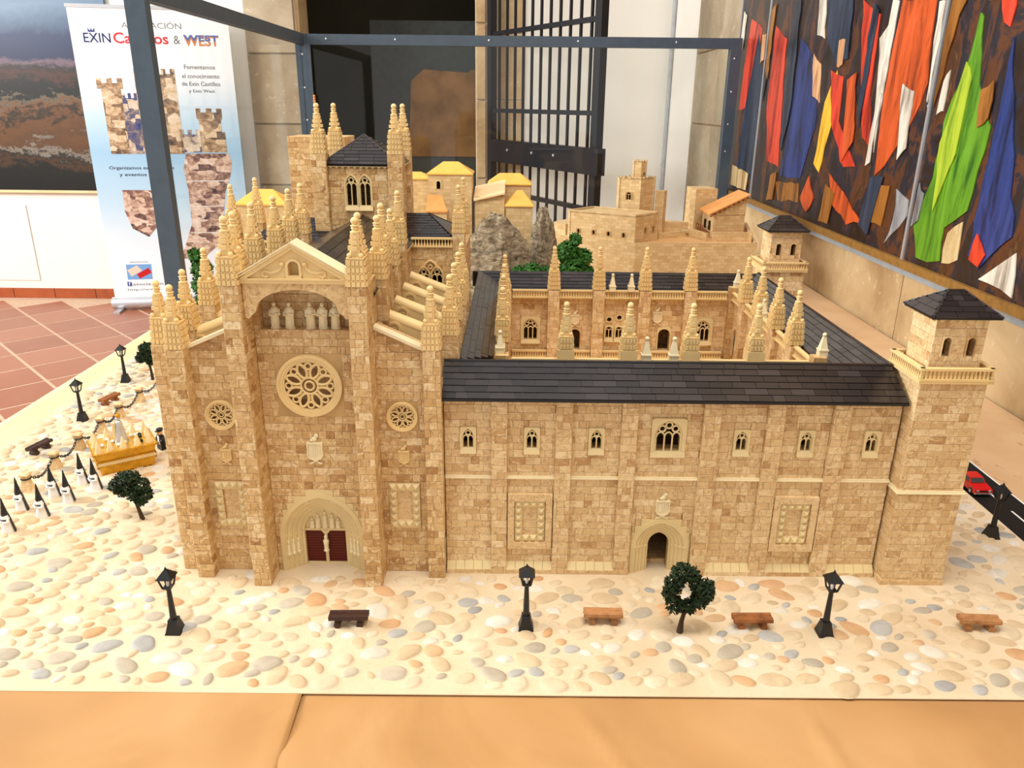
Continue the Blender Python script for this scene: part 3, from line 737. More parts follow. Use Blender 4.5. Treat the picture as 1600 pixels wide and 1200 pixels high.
def window(par, fr, cx, v0, a, spring, h, b=0.45, lights=2, style='lancet', name='window', mat='cream2', deep=0.28, sill=True):
    """framed opening: dark pane set back, moulded frame, mullions and tracery. returns the rectangle to keep free of bricks"""
    fr = fr.off(0.24 if style not in ('four', 'pair') else 0.36)
    top = v0 + spring + h + b * 0.7
    mb = MB(fr.T); A = arch(cx, v0, a, spring, h, 8, 0.12)
    mb.band(A, rect_like(A, cx, v0, a + b, top, 0.12) if style not in ('four', 'pair') else arch(cx, v0, a + b, spring, h + b, 8, 0.12), (0, 0, -0.5))
    A2 = arch(cx, v0, a * 0.84, spring, h * 0.9, 8, -0.12); A3 = arch(cx, v0, a * 1.02, spring, h * 1.02, 8, -0.12)
    mb.band(A2, A3, (0, 0, -0.3))
    if sill:
        mb.ext([(cx - a - b, v0 - 0.75, 0.28), (cx - a - b, v0 - 0.75, -0.2), (cx - a - b, v0 + 0.05, -0.2), (cx - a - b, v0 + 0.05, 0.05)], (2 * (a + b), 0, 0))
    mb.T = None; w = part(mb, name, par, M[mat])
    note_cut(par, fr, arch_rects(cx, v0, a, spring, h) if style in ('four', 'pair') else [(cx - a, cx + a, v0, v0 + spring + h)], 2.3)
    mb = MB(fr.T); r = 0.1 if style != 'big' else 0.12
    lw = 2 * a * 0.86 / lights
    def bar(x0, y0, x1, y1): mb.tube([(x0, y0, -0.12), (x1, y1, -0.12)], r, 5)
    for k in range(1, lights): bar(cx - a * .86 + lw * k, v0, cx - a * .86 + lw * k, v0 + spring + (0.1 if style != 'four' else -0.2))
    for k in range(lights):
        x = cx - a * .86 + lw * (k + .5); q = arch(x, v0 + spring - lw * .3, lw / 2, 0.02, lw * 0.62, 5, -0.12); mb.tube(q[1:-1], r, 5)
    if style in ('lancet', 'pair'): mb.ring((cx, v0 + spring + h * 0.48), a * 0.3, a * 0.52, -0.24, -0.05, 12)
    elif style == 'big':
        for k in (-1, 0, 1): mb.ring((cx + k * a * .48, v0 + spring + h * (.42 if k else .66)), a * 0.18, a * 0.3, -0.24, -0.05, 12)
    elif style == 'four':
        for k in (-1, 1):
            q = arch(cx + k * a * .43, v0 + spring - .1, a * .43, 0.02, a * 0.75, 6, -0.2); mb.tube(q[1:-1], r * 1.3, 5)
            mb.ring((cx + k * a * .43, v0 + spring + a * .36), a * 0.1, a * 0.2, -0.24, -0.05, 10)
        mb.ring((cx, v0 + spring + h * .62), a * 0.1, a * 0.22, -0.24, -0.05, 10)
    mb.T = None; part(mb, 'tracery', w, M[mat], 40)
    if style in ('four', 'pair'): return (cx, cx, v0, v0)
    return (cx - a - b, cx + a + b, v0 - (0.7 if sill else 0), top)
def arched_opening(par, fr, cx, v0, a, spring, h, b=0.16, name='arched_opening', mat='brick_pale', deep=1.4):
    fr = fr.off(0.2)
    mb = MB(fr.T); A = arch(cx, v0, a, spring, h, 8, 0.08)
    mb.band(A, rect_like(A, cx, v0, a + b, v0 + spring + h + b, 0.08), (0, 0, -0.5)); mb.T = None; w = part(mb, name, par, M[mat])
    note_cut(par, fr, [(cx - a, cx + a, v0, v0 + spring + h)], 2.2)
    return (cx - a - b, cx + a + b, v0, v0 + spring + h + b)
def portal_steps(a, spring, h, H=1.02):
    def hw(z):
        if z <= spring: return a
        if z >= spring + h: return 0.0
        c = (h * h - a * a) / (2 * a); R = c + a; return sqrt(max(0, R * R - (z - spring) ** 2)) - c
    out = []; z = GZ
    while z < spring + h: out.append((max(hw(z) + .12, .8), hw(z + H), z, min(z + H, spring + h + .25))); z += H
    return out
def portal_holes(cx, a, spring, h): return [(cx - hb, cx + hb, z0, z1) for hb, ht, z0, z1 in portal_steps(a, spring, h)]
def portal(par, fr, cx, a0, a1, spring, h0, h1, n, depth, door_top, figures=False):
    w = None
    mb = MB(fr.T); A0 = arch(cx, 0, a0, spring, h0, 12, 0.16)
    for k in range(n):
        t0, t1 = k / n, (k + 1) / n
        d = 0.16 - depth * t0
        A = arch(cx, 0, a0 + (a1 - a0) * t0, spring, h0 + (h1 - h0) * t0, 12, d)
        B = arch(cx, 0, a0 + (a1 - a0) * t1, spring, h0 + (h1 - h0) * t1, 12, d)
        mb.band(A, B, (0, 0, -depth / n - 0.25))
        if k:
            ar = arch(cx, 0, a0 + (a1 - a0) * t0, spring, h0 + (h1 - h0) * t0, 12, d + 0.06); mb.tube(ar, 0.24, 6)
            if figures:
                for q in range(1, len(ar) - 2):
                    for tt in (.15, .5, .85):
                        pp = Vector(ar[q]).lerp(Vector(ar[q + 1]), tt); mb.sphere((pp.x * .955 + cx * .045, (pp.y - spring) * .955 + spring, pp.z + .02), .13, 5, 3)
            for sx in (-1, 1):
                x = cx + sx * (a0 + (a1 - a0) * t0); mb.box(x - .28, x + .28, spring - .2, spring + .12, d - .2, d + .3)
                mb.box(x - .28, x + .28, 0, .35, d - .2, d + .3)
    for (hb, ht, z0, z1) in portal_steps(a0, spring, h0):
        if ht <= .3: mb.box(cx - hb, cx + hb, z0, z1 + .15, -.3, .04); continue
        for s_ in (-1, 1): mb.box(min(cx + s_ * (ht - .25), cx + s_ * hb), max(cx + s_ * (ht - .25), cx + s_ * hb), z0, z1 + (.15 if ht <= 0 else 0), -.3, .04)
    mb.T = None; w = part(mb, 'portal', par, M['cream2'], 40)
    dd = 0.16 - depth
    if figures:
        mb = MB(fr.T); A = [p for p in arch(cx, 0, a1 * 1.02, spring, h1 * 1.02, 12, dd - .1) if p[1] >= door_top - .01]
        A = [(cx - a1, door_top, dd - .1)] + [q for q in A if q[1] > door_top + .01] + [(cx + a1, door_top, dd - .1)]
        mb.ext(A, (0, 0, -0.25)); mb.box(cx - a1, cx + a1, door_top - .05, door_top + .3, dd - .3, dd + .06)
        mb.T = None; part(mb, 'tympanum', w, M['cream2'])
        mb = MB(fr.T); mb.box(cx - a1, cx + a1, GZ, GZ + .2, dd - .3, dd + .1); mb.T = None; part(mb, 'threshold', w, M['cream2'])
        for i, x in enumerate((-1.75, -.95, 0, .95, 1.75)):
            mb = MB(fr.T @ Matrix.Translation((cx + x, door_top + .45, dd)) @ Matrix.Rotation(-pi / 2, 4, 'X')); hh = (1.4, 1.9, 2.3, 1.9, 1.4)[i]
            mb.lathe(0, 0, [(.38, 0), (.32, hh * .5), (.38, hh * .7), (.14, hh * .82), (.22, hh * .9), (.2, hh), (0, hh * 1.08)], 8); mb.T = None; part(mb, 'relief_figure', w, M['white_cream'], 50)
        mb = MB(fr.T); mb.box(cx - .2, cx + .2, 0, door_top, dd - .3, dd + .12)
        mb.ext([(cx - .62, door_top, dd + .1), (cx - .3, door_top - .45, dd + .1), (cx + .3, door_top - .45, dd + .1), (cx + .62, door_top, dd + .1)], (0, 0, -.3)); mb.T = None; part(mb, 'centre_post', w, M['cream2'])
        mb = MB(fr.T @ Matrix.Translation((cx, 2.6, dd + .3)) @ Matrix.Rotation(-pi / 2, 4, 'X'))
        mb.lathe(0, 0, [(.42, 0), (.3, .2), (.34, .9), (.42, 1.5), (.2, 1.75), (.26, 2.0), (.2, 2.25), (0, 2.4)], 8); mb.T = None; part(mb, 'statue', w, M['white_cream'], 50)
        for s_ in (-1, 1):
            x0, x1 = (cx - a1, cx - .2) if s_ < 0 else (cx + .2, cx + a1)
            mb = MB(fr.T); mb.box(x0, x1, .2, door_top, dd - .5, dd - .2)
            for k in range(1, 13): mb.box(x0 + .05, x1 - .05, .2 + k * .41, .2 + k * .41 + .3, dd - .2, dd - .15)
            mb.T = None; part(mb, 'door_leaf', w, M['door'])
        for s_ in (-1, 1):                                    # jamb figures on their brackets
            for k in (1, 2, 3):
                t0 = (k + .05) / n; x = cx + s_ * (a0 + (a1 - a0) * t0 - .3); d = .16 - depth * t0 + .12
                mb = MB(fr.T @ Matrix.Translation((x, 2.9, d)) @ Matrix.Rotation(-pi / 2, 4, 'X'))
                mb.lathe(0, 0, [(.26, -.3), (.3, 0), (.2, .05), (.22, 1.1), (.1, 1.5), (.16, 1.7), (.12, 1.95), (0, 2.05)], 7); mb.T = None; part(mb, 'jamb_figure', w, M['white_cream'], 50)
    else:
        pass                                                # open doorway into the hollow wing
    return A0
def pierced_plate(par, fr, cx, cy, r, hw, d0, d1, name, mat, n=32):
    A, B = [], []
    for k in range(n):
        c, s_ = cos(2 * pi * k / n + pi / 4), sin(2 * pi * k / n + pi / 4); m = hw / max(abs(c), abs(s_)); A.append((cx + r * c, cy + r * s_, d0)); B.append((cx + m * c, cy + m * s_, d0))
    mb = MB(fr.T); mb.band(A, B, (0, 0, d1 - d0), 0, True); mb.T = None; return part(mb, name, par, M[mat])
def rose(par, fr, cx, cy, R, name='rose_window', petals=8):
    fr = fr.off(0.2)
    mb = MB(fr.T)
    mb.ring((cx, cy), R * .9, R, -.2, .24, 40); mb.ring((cx, cy), R * .82, R * .91, -.2, .14, 40); mb.ring((cx, cy), R * .76, R * .83, -.2, .04, 40)
    mb.T = None; w = part(mb, name, par, M['cream'], 40)
    pierced_plate(w, fr, cx, cy, R * .77, R * 1.02, -.25, -.2, 'mounting_plate', 'tan')
    note_cut(par, fr, [(cx - R * .77, cx + R * .77, cy - R * .77, cy + R * .77)], 1.7)
    mb = MB(fr.T); r = .045 * R
    for rr_, in ((R * .14,), (R * .26,)): mb.tube([(cx + rr_ * cos(2 * pi * k / 20), cy + rr_ * sin(2 * pi * k / 20), -.06) for k in range(20)], r * .8, 5, 0, True)
    for k in range(petals):
        th = 2 * pi * (k + .5) / petals; c0 = R * .5; L = R * .24; wd = R * .14
        pts = []
        for j in range(14):
            q = 2 * pi * j / 14; lx = c0 + L * cos(q); ly = wd * sin(q) * (1 - .25 * abs(cos(q)))
            pts.append((cx + lx * cos(th) - ly * sin(th), cy + lx * sin(th) + ly * cos(th), -.06))
        mb.tube(pts, r, 5, 0, True)
        th2 = 2 * pi * k / petals; c1 = R * .63
        mb.tube([(cx + c1 * cos(th2) + R * .1 * cos(2 * pi * j / 8), cy + c1 * sin(th2) + R * .1 * sin(2 * pi * j / 8), -.06) for j in range(8)], r * .75, 5, 0, True)
    mb.T = None; part(mb, 'tracery', w, M['cream'], 60)
    return (cx - R * 1.02, cx + R * 1.02, cy - R * 1.02, cy + R * 1.02)
def diamond_frame(par, fr, x0, x1, y0, y1, nx=4, ny=5, name='studded_frame'):
    fr = fr.off(0.3)
    w_, h_ = (x1 - x0) / nx, (y1 - y0) / ny
    mb = MB(fr.T); mb.box(x0 + w_ * .8, x1 - w_ * .8, y0 + h_ * .8, y1 - h_ * .8, -.45, -.35)
    for k in range(1, 4): mb.box(x0 + w_ + .02, x1 - w_ - .02, y0 + h_ * .9 + k * .9, y0 + h_ * .9 + k * .9 + .05, -.36, -.33)
    mb.T = None; w = part(mb, name, par, M['brick_pale'])
    mb = MB(fr.T)
    mb.box(x0, x1, y0, y0 + h_, -.4, 0); mb.box(x0, x1, y1 - h_, y1, -.4, 0); mb.box(x0, x0 + w_, y0 + h_, y1 - h_, -.4, 0); mb.box(x1 - w_, x1, y0 + h_, y1 - h_, -.4, 0)
    mb.T = None; part(mb, 'surround', w, M['brick_pale'])
    pm = MB(); a, b = w_ * .48, h_ * .48
    pm.face([(-a, -b, 0), (a, -b, 0), (0, 0, .42)]); pm.face([(a, -b, 0), (a, b, 0), (0, 0, .42)]); pm.face([(a, b, 0), (-a, b, 0), (0, 0, .42)]); pm.face([(-a, b, 0), (-a, -b, 0), (0, 0, .42)]); pm.face([(-a, -b, 0), (-a, b, 0), (a, b, 0), (a, -b, 0)])
    me = pm.mesh('diamond_stud', M['cream2'], normals=False)
    for i in range(nx):
        for j in range(ny):
            if 0 < i < nx - 1 and 0 < j < ny - 1: continue
            o = link('diamond_stud', me, w); o.location = (fr.p(x0 + (i + .5) * w_, y0 + (j + .5) * h_, 0.02) - Vector(org_of(par))) * S; o.rotation_euler = fr.R.to_euler()
    return (x0, x1, y0, y1)
def shield(par, fr, cx, cy, s_, mat='white_cream'):
    P = [(-.95, 1.0), (-.8, 1.12), (-.5, 1.02), (0, 1.15), (.5, 1.02), (.8, 1.12), (.95, 1.0), (.9, .2), (.98, -.5), (.7, -1.0), (.3, -1.2), (0, -1.3), (-.3, -1.2), (-.7, -1.0), (-.98, -.5), (-.9, .2)]
    mb = MB(fr.T @ Matrix.Translation((cx, cy, 0)) @ Matrix.Diagonal((s_, s_, 1, 1)))
    mb.ext([(x, y, -.1) for x, y in P], (0, 0, .32)); w0 = [(x * .8, y * .8, .22) for x, y in P]; mb.band(w0, [(x * .95, y * .95, .22) for x, y in P], (0, 0, .12), 0, True)
    mb.box(-.06, .06, -.8, .7, .2, .32); mb.box(-.62, -.2, -.55, .5, .2, .3); mb.box(.22, .32, -.55, .6, .2, .3); mb.box(.5, .6, -.5, .6, .2, .3)
    mb.sphere((0, 1.45, .1), .34, 8, 5, sz=.6); mb.sphere((.25, 1.85, .1), .28, 8, 5, sz=.6); mb.sphere((-.3, 1.3, .1), .22, 8, 5)
    for s2 in (-1, 1): mb.tube([(0, -1.25, .1), (s2 * .35, -1.5, .1), (s2 * .7, -1.65, .1)], .14, 5)
    mb.T = None; return part(mb, 'coat_of_arms', par, M[mat], 45)

def pinnacle_mesh(plain_base):
    mb = MB(); f = MB()
    tiers = 4; th = .8
    for k in range(tiers):
        w = 1.05 - .055 * k; z = k * th
        if plain_base and k < 2:
            if k == 0: mb.box(-1.2, 1.2, -1.2, 1.2, 0, 1.55)
            continue
        mb.box(-w, w, -w, w, z, z + th); mb.box(-w - .05, w + .05, -w - .05, w + .05, z + th - .14, z + th - .02)
        st = 2 * w / 4
        for i in range(4):
            c = -w + st * (i + .5); h = st * .36
            for (ax, sg) in (('y', -1), ('y', 1), ('x', 1), ('x', -1)):
                d0, d1 = sg * w, sg * (w + .22)
                if ax == 'y': mb.box(c - h, c + h, min(d0, d1), max(d0, d1), z + .08, z + th - .2)
                else: mb.box(min(d0, d1), max(d0, d1), c - h, c + h, z + .08, z + th - .2)
    z = tiers * th
    mb.box(-1.0, 1.0, -1.0, 1.0, z, z + .12)
    for sx in (-1, 1):
        for sy in (-1, 1): mb.sphere((sx * .66, sy * .66, z + .36), .29, 8, 5)
    mb.frus(0, 0, .52, .52, z + .1, .42, .42, z + 2.75)
    for zz, a in ((z + .85, .86), (z + 1.55, .7), (z + 2.15, .56)):
        mb.box(-a, a, -.28, .28, zz, zz + .48); mb.box(-.28, .28, -a, a, zz, zz + .48)
    f.lathe(0, 0, [(.3, z + 2.7), (.56, z + 2.75), (.58, z + 2.95), (.36, z + 3.02), (.34, z + 3.12), (.46, z + 3.3), (.34, z + 3.5), (.5, z + 3.54), (.5, z + 3.64), (.26, z + 3.7), (.24, z + 3.76)], 10)
    f.sphere((0, 0, z + 4.1), .44, 12, 7)
    return mb.mesh('pinnacle', M['cream']), f.mesh('finial', M['cream'], smooth=40)
PIN = [pinnacle_mesh(False), pinnacle_mesh(True)]
def pinnacle(par, x, y, zb, var=0, sz=1.0, sxy=1.0):
    og = org_of(par); o = link('pinnacle', PIN[var][0], par, (x - og[0], y - og[1], zb - og[2]), None, (sxy, sxy, sz))
    link('finial', PIN[var][1], o); return o
def obelisk_mesh():
    mb = MB(); mb.box(-.62, .62, -.62, .62, 0, .9); mb.frus(0, 0, .7, .7, .9, .7, .7, 1.1); mb.frus(0, 0, .56, .56, 1.1, .2, .2, 3.0); mb.sphere((0, 0, 3.25), .33, 10, 6)
    return mb.mesh('obelisk', M['white_cream'], smooth=35)
OBE = obelisk_mesh()
def balustrade(par, fr, u0, u1, v0, h=1.45, d=0.0, th=.55, name='balustrade'):
    mb = MB(fr.T)
    mb.box(u0, u1, v0, v0 + .26, d - th, d + .12); mb.box(u0, u1, v0 + h - .3, v0 + h, d - th, d + .1)
    n = max(2, int((u1 - u0) / .47)); st = (u1 - u0) / n
    for i in range(n):
        c = u0 + st * (i + .5); y0, y1 = v0 + .26, v0 + h - .3; m_ = (y0 * .62 + y1 * .38)
        mb.box(c - .1, c + .1, y0, y1, d - .34, d - .1); mb.box(c - .16, c + .16, y0, m_, d - .38, d - .06)
    mb.T = None; return part(mb, name, par, M['cream'])
def corbels(par, fr, u0, u1, v, st=.95, name='corbel_row'):
    mb = MB(fr.T); n = max(1, int(round((u1 - u0) / st))); s_ = (u1 - u0) / n
    mb.box(u0, u1, v, v + .22, 0, .5)
    for i in range(n):
        c = u0 + s_ * (i + .5); mb.ext([(c - .16, v, .05), (c - .16, v - .42, .05), (c - .16, v - .1, .48), (c - .16, v, .48)], (.32, 0, 0))
    mb.T = None; return part(mb, name, par, M['cream2'])
def core(par, name, boxes, mat='stone_uv'):
    mb = MB()
    for b in boxes: mb.box(*b)
    o = part(mb, name, par, M[mat], uv=True); COREBOX[o.name] = (list(boxes), mat); return o
def slope(par, cells, A, B, C_, D, name='roof', L=2.9, H=1.05, thick=.5, jit=.03):
    """slated roof plane: A,B eave ends, C,D upper ends (C above B). slates laid in courses and clipped to the edges"""
    A, B, C_, D = map(Vector, (A, B, C_, D)); u = (B - A).normalized()
    m = (C_ + D) / 2 - (A + B) / 2; v = (m - u * m.dot(u)).normalized(); n = u.cross(v).normalized()
    fr = Fr(A, u, v, n); Hh = m.dot(v)
    def loc(P): q = P - A; return q.dot(u), q.dot(v)
    lA, lB, lC, lD = loc(A), loc(B), loc(C_), loc(D)
    def rng(y):
        t = min(1, max(0, y / Hh)); return lA[0] + (lD[0] - lA[0]) * t, lB[0] + (lC[0] - lB[0]) * t
    mb = MB(); P = [A, B, C_, D] if (C_ - D).length > .02 else [A, B, C_]
    mb.ext([p - n * .06 for p in P], -n * thick); w = part(mb, name, par, M['slate'])
    cells.wall(fr, 0, 0, 0, Hh, w, H=H, L=L, rng=rng, gap=.05, jit=jit, half=.15)
    return w

# ------------------------------------------------------------------ the church model
def church():
    ch = thing('church_model', 'block-built church model with pinnacled facade, rose window and red-doored portal', 'model building', (-25, 89, GZ))
    br, sl = Cells(), Cells()
    CX = -25.0; Y0 = 89.6
    F = FRONT(Y0)
    # ---- facade, centre bay (hollow behind the portal and the statue gallery)
    cb = core(ch, 'facade_wall', [(-33, -30.4, Y0 + .1, 93, GZ, 40.2), (-19.6, -17, Y0 + .1, 93, GZ, 40.2), (-30.4, -19.6, Y0 + .1, 93, 12.4, 34.1), (-30.4, -19.6, 92.4, 93, GZ, 12.4), (-30.4, -19.6, 91.3, 93, 34.1, 40.2)])
    h = [rose(cb, F, CX, 27.0, 4.05), ] + portal_holes(CX, 5.55, 5.6, 6.5)
    hollow(cb); br.wall(F, -31.15, -18.9, GZ, 34.1, cb, h)
    br.wall(FRONT(91.2), -31.2, -18.85, 34.1, 40.2, cb)
    mb = MB(); mb.box(-30.4, -19.6, Y0 - .1, 91.3, 33.95, 34.15); part(mb, 'gallery_shelf', cb, M['brick_pale'])
    portal(ch, F.off(0.05), CX, 5.55, 2.75, 5.6, 6.5, 3.4, 5, 1.95, 5.55, True)
    shield(ch, F.off(.05), CX, 18.2, 1.12)
    # statues standing in the gallery
    for i, x in enumerate((-28.7, -26.9, -24.4, -22.9, -21.4)):
        rr = random.Random(i); mb = MB(Matrix.Translation((x, 90.2, 34.15)) @ Matrix.Rotation(rr.uniform(-.3, .3), 4, 'Z'))
        mb.lathe(0, 0, [(.62, 0), (.66, .16), (.5, .22), (.54, 1.0), (.5, 1.7), (.58, 2.2), (.42, 2.6), (.16, 2.75)], 10, 0, 1, .75)
        mb.sphere((0, -.04, 2.98), .27, 8, 6); mb.lathe(0, 0, [(.26, 3.05), (.22, 3.2), (0, 3.45 if i in (2, 4) else 3.28)], 8)
        mb.tube([(-.5, 0, 2.3), (-.55, -.35, 1.7), (-.05, -.5, 1.75)], [.17, .16, .12], 6); mb.tube([(.5, 0, 2.3), (.58, -.3, 1.75), (.1, -.52, 1.95)], [.17, .16, .12], 6)
        for k in range(6): mb.tube([(-.4 + .16 * k, -.36 + .02 * k * (k - 5) * .3, .2), (-.3 + .12 * k, -.36, 1.6)], .06, 4)
        mb.T = None; part(mb, 'statue', ch, M['white_cream'], 45)
    # arch plate in front of the gallery
    mb = MB(); A = []
    for k in range(21):
        t = -1 + 2 * k / 20; A.append((CX + 4.9 * t, 86.9, 36.9 + 2.75 * sqrt(max(0, 1 - t * t))))
    low = [(CX - 6.1, 86.9, 36.3), (CX - 5.6, 86.9, 36.2), (CX - 5.35, 86.9, 36.6)] + A + [(CX + 5.35, 86.9, 36.6), (CX + 5.6, 86.9, 36.2), (CX + 6.1, 86.9, 36.3)]
    upp = [(p[0], 86.9, 40.45) for p in low]
    mb.band(low, upp, (0, .8, 0)); mb.T = None; part(mb, 'gallery_arch', ch, M['brick'])
    mb = MB(); mb.box(-31, -19, 87.2, 92.4, 40.3, 40.5); part(mb, 'gallery_ceiling', ch, M['brick'])
    # pediment
    x0, x1, zb, za = -31.3, -18.9, 40.5, 44.9; y = 86.7
    mb = MB(); nz0, nz1, nw = zb + .78, zb + 2.5, .62; ze = lambda x: zb + (za - .3 - zb) * (1 - abs(x - CX) / 6.2)
    mb.ext([(x0, y + .3, zb), (CX - nw, y + .3, zb), (CX - nw, y + .3, ze(CX - nw))], (0, 2.2, 0)); mb.ext([(x1, y + .3, zb), (CX + nw, y + .3, zb), (CX + nw, y + .3, ze(CX + nw))], (0, 2.2, 0))
    mb.box(CX - nw, CX + nw, y + .3, y + 2.5, zb, nz0); mb.ext([(CX - nw, y + .3, nz1), (CX + nw, y + .3, nz1), (CX + nw, y + .3, ze(CX + nw)), (CX, y + .3, za - .3), (CX - nw, y + .3, ze(CX - nw))], (0, 2.2, 0)); mb.box(CX - nw, CX + nw, y + 1.5, y + 2.5, nz0, nz1)
    mb.box(x0, x1, y, y + .5, zb - .1, zb + .3); mb.box(x0, x1, y - .12, y + .4, zb + .3, zb + .5)
    for s_ in (-1, 1):
        xe = CX + s_ * 6.3
        mb.ext([(xe, y - .15, zb + .45), (CX, y - .15, za - .05), (CX, y - .15, za - .55), (xe - s_ * .8, y - .15, zb + .45)], (0, .6, 0))
        mb.ext([(xe, y - .3, zb + .55), (xe, y - .3, zb + .8), (CX, y - .3, za + .18), (CX, y - .3, za - .1)], (0, .3, 0))
    pd = part(mb, 'pediment', ch, M['cream'])
    mb = MB()
    for s_ in (-1, 1):
        xe = CX + s_ * 6.5; mb.ext([(xe, y - .35, zb + .78), (CX, y - .35, za + .16), (CX, y - .35, za + .32), (xe, y - .35, zb + .94)], (0, 2.9, 0))
    part(mb, 'coping', pd, M['white_cream'])
    fr = FRONT(y + .3); mb = MB(fr.T); A = arch(CX, zb + .75, .62, 1.1, .62, 6, .02); B = arch(CX, zb + .55, .9, 1.3, .9, 6, .02); mb.band(A, B, (0, 0, .22)); mb.box(CX - .9, CX + .9, zb + .5, zb + .8, .02, .3); mb.T = None; part(mb, 'niche', pd, M['cream'])
    for s_ in (-1, 1):
        mb = MB(fr.T); pts = [(CX + s_ * px, zb + pz, .06) for px, pz in ((1.35, 2.0), (1.45, 1.6), (1.9, 1.25), (2.6, 1.1), (3.2, 1.3), (3.55, 1.2), (3.6, .8), (3.25, .6), (2.95, .75))]
        mb.tube(pts, .17, 6); mb.sphere((CX + s_ * 1.3, zb + 2.1, .06), .32, 8, 5); mb.T = None; part(mb, 'scroll', pd, M['cream'], 50)
    # ---- side bays with sloping tops
    for s_, xa, xb in ((-1, -39.4, -33.2), (1, -16.7, -10.8)):
        xi, xo = (xb, xa) if s_ < 0 else (xa, xb)
        top = lambda x, xi=xi, xo=xo: 34.5 + (31.8 - 34.5) * (x - xi) / (xo - xi)
        w = core(ch, 'side_bay_wall', [(xa, xb, Y0 + .1, Y0 + 2.7, GZ, 31.7)])
        mb = MB(); mb.ext([(xa, Y0 + .1, 31.7), (xb, Y0 + .1, 31.7), (xb, Y0 + .1, top(xb)), (xa, Y0 + .1, top(xa))], (0, 2.6, 0)); part(mb, 'wall_slope', w, M['stone_uv'], uv=True)
        cx = (xa + xb) / 2 + (.05 if s_ > 0 else -.1)
        hs = [rose(w, F, cx, 23.0, 1.95, 'small_rose_window', 8)]
        dcx = cx - (.1 if s_ > 0 else 0)
        hs.append(diamond_frame(w, F, dcx - 2.0, dcx + 2.0, 7.2, 13.7, 4, 6))
        hollow(w); br.wall(F, xa, xb, GZ, 34.5, w, hs, top)
        shield(w, F.off(.05), cx, 17.5, .78, 'cream')
        mb = MB(); mb.ext([(xi, Y0 - .5, top(xi) - .1), (xo, Y0 - .5, top(xo) - .1), (xo, Y0 - .5, top(xo) + .3), (xi, Y0 - .5, top(xi) + .3)], (0, 1.6, 0)); part(mb, 'sloping_coping', w, M['white_cream'])
    # ---- buttresses
    def pier(x0, x1, y0, y1, z1, faces='fr', name='buttress', side=None):
        w = core(ch, name, [(x0 + .1, x1 - .1, y0 + .1, y1, GZ, z1)])
        if 'f' in faces: br.wall(FRONT(y0), x0, x1, GZ, z1, w, half=.4)
        if 'r' in faces: br.wall(RIGHT(x1), y0, side or y1, GZ, z1, w, half=.4)
        if 'l' in faces: br.wall(LEFT(x0), -(side or y1), -y0, GZ, z1, w, half=.4)
        return w
    pier(-33.35, -31.2, 85.8, 93, 40.25, 'frl', side=89.7); pier(-18.85, -16.7, 85.8, 93, 40.25, 'frl', side=89.7)
    pinnacle(ch, -32.4, 86.95, 40.25, 0, 1.0, 1.02); pinnacle(ch, -17.75, 86.95, 40.25, 0, 1.0, 1.02)
    pier(-41.4, -39.3, 87.6, 90.5, 32.0, 'frl'); pier(-10.8, -8.65, 88.0, 90.5, 32.1, 'fr')
    pinnacle(ch, -40.35, 88.75, 32.0, 0, 1.0, .97); pinnacle(ch, -9.75, 89.15, 32.1, 0, 1.0, .97)
    pier(-44.0, -41.4, 89.6, 92.4, 32.0, 'fl'); pinnacle(ch, -42.9, 91.0, 32.0, 0, 1.0, .97)
    pier(-42.8, -40.5, 94.4, 96.8, 32.4, 'fr'); pinnacle(ch, -41.55, 95.6, 32.4, 0, 1.0, .97)
    pier(-42.8, -40.5, 102, 104.2, 33.8, 'fr'); pinnacle(ch, -41.55, 103.1, 33.8, 0, 1.0, .97)
    pier(-42.8, -40.5, 110, 112.2, 33.8, 'fr'); pinnacle(ch, -41.55, 111.1, 33.8, 0, 1.0, .97)
    # ---- nave with clerestory, aisles
    nave = core(ch, 'nave_wall', [(-32.9, -17.1, 92.9, 129, GZ, 38.2)])
    br.wall(RIGHT(-17.0), 93, 128.8, 29, 38.2, nave, H=1.02)
    mb = MB(); mb.box(-17.3, -16.6, 93, 129, 37.9, 38.3); mb.box(-33.4, -32.7, 93, 129, 37.9, 38.3); part(mb, 'eaves_moulding', nave, M['cream'])
    slope(ch, sl, (-16.6, 91.2, 38.3), (-16.6, 130, 38.3), (-25, 130, 42.3), (-25, 91.2, 42.3), 'nave_roof', 3.0, 1.3)
    slope(ch, sl, (-33.4, 130, 38.3), (-33.4, 91.2, 38.3), (-25, 91.2, 42.3), (-25, 130, 42.3), 'nave_roof', 3.0, 1.3)
    mb = MB(); mb.ext([(-33, 91.25, 38.2), (-17, 91.25, 38.2), (-25, 91.25, 42.0)], (0, .4, 0)); part(mb, 'gable', ch, M['stone_uv'], uv=True)
    for X0, X1, s_ in ((-17, -9.2, 1), (-40.8, -33, -1)):
        a = core(ch, 'aisle_wall', [(X0, X1, 92.2, 128, GZ, 29.5)])
        mb = MB(); xi, xo = (X0, X1) if s_ > 0 else (X1, X0); mb.ext([(xi, 92.2, 29.5), (xo, 92.2, 29.5), (xi, 92.2, 32.2)], (0, 36, 0)); part(mb, 'aisle_roof', ch, M['slate'])
    for (x, y) in ((-32.6, 90.4), (-33.3, 99.2), (-32.6, 106.4), (-33.2, 115.8), (-33.5, 123.7)):
        w = core(ch, 'clerestory_buttress', [(x - 1.05, x + 1.05, y - 1.05, y + 1.05, 29, 40.3)]); br.wall(FRONT(y - 1.06), x - 1.05, x + 1.05, 37, 40.3, w); br.wall(RIGHT(x + 1.06), y - 1.05, y + 1.05, 37.2, 40.3, w); pinnacle(ch, x, y, 40.3, 0, 1.0, .95)
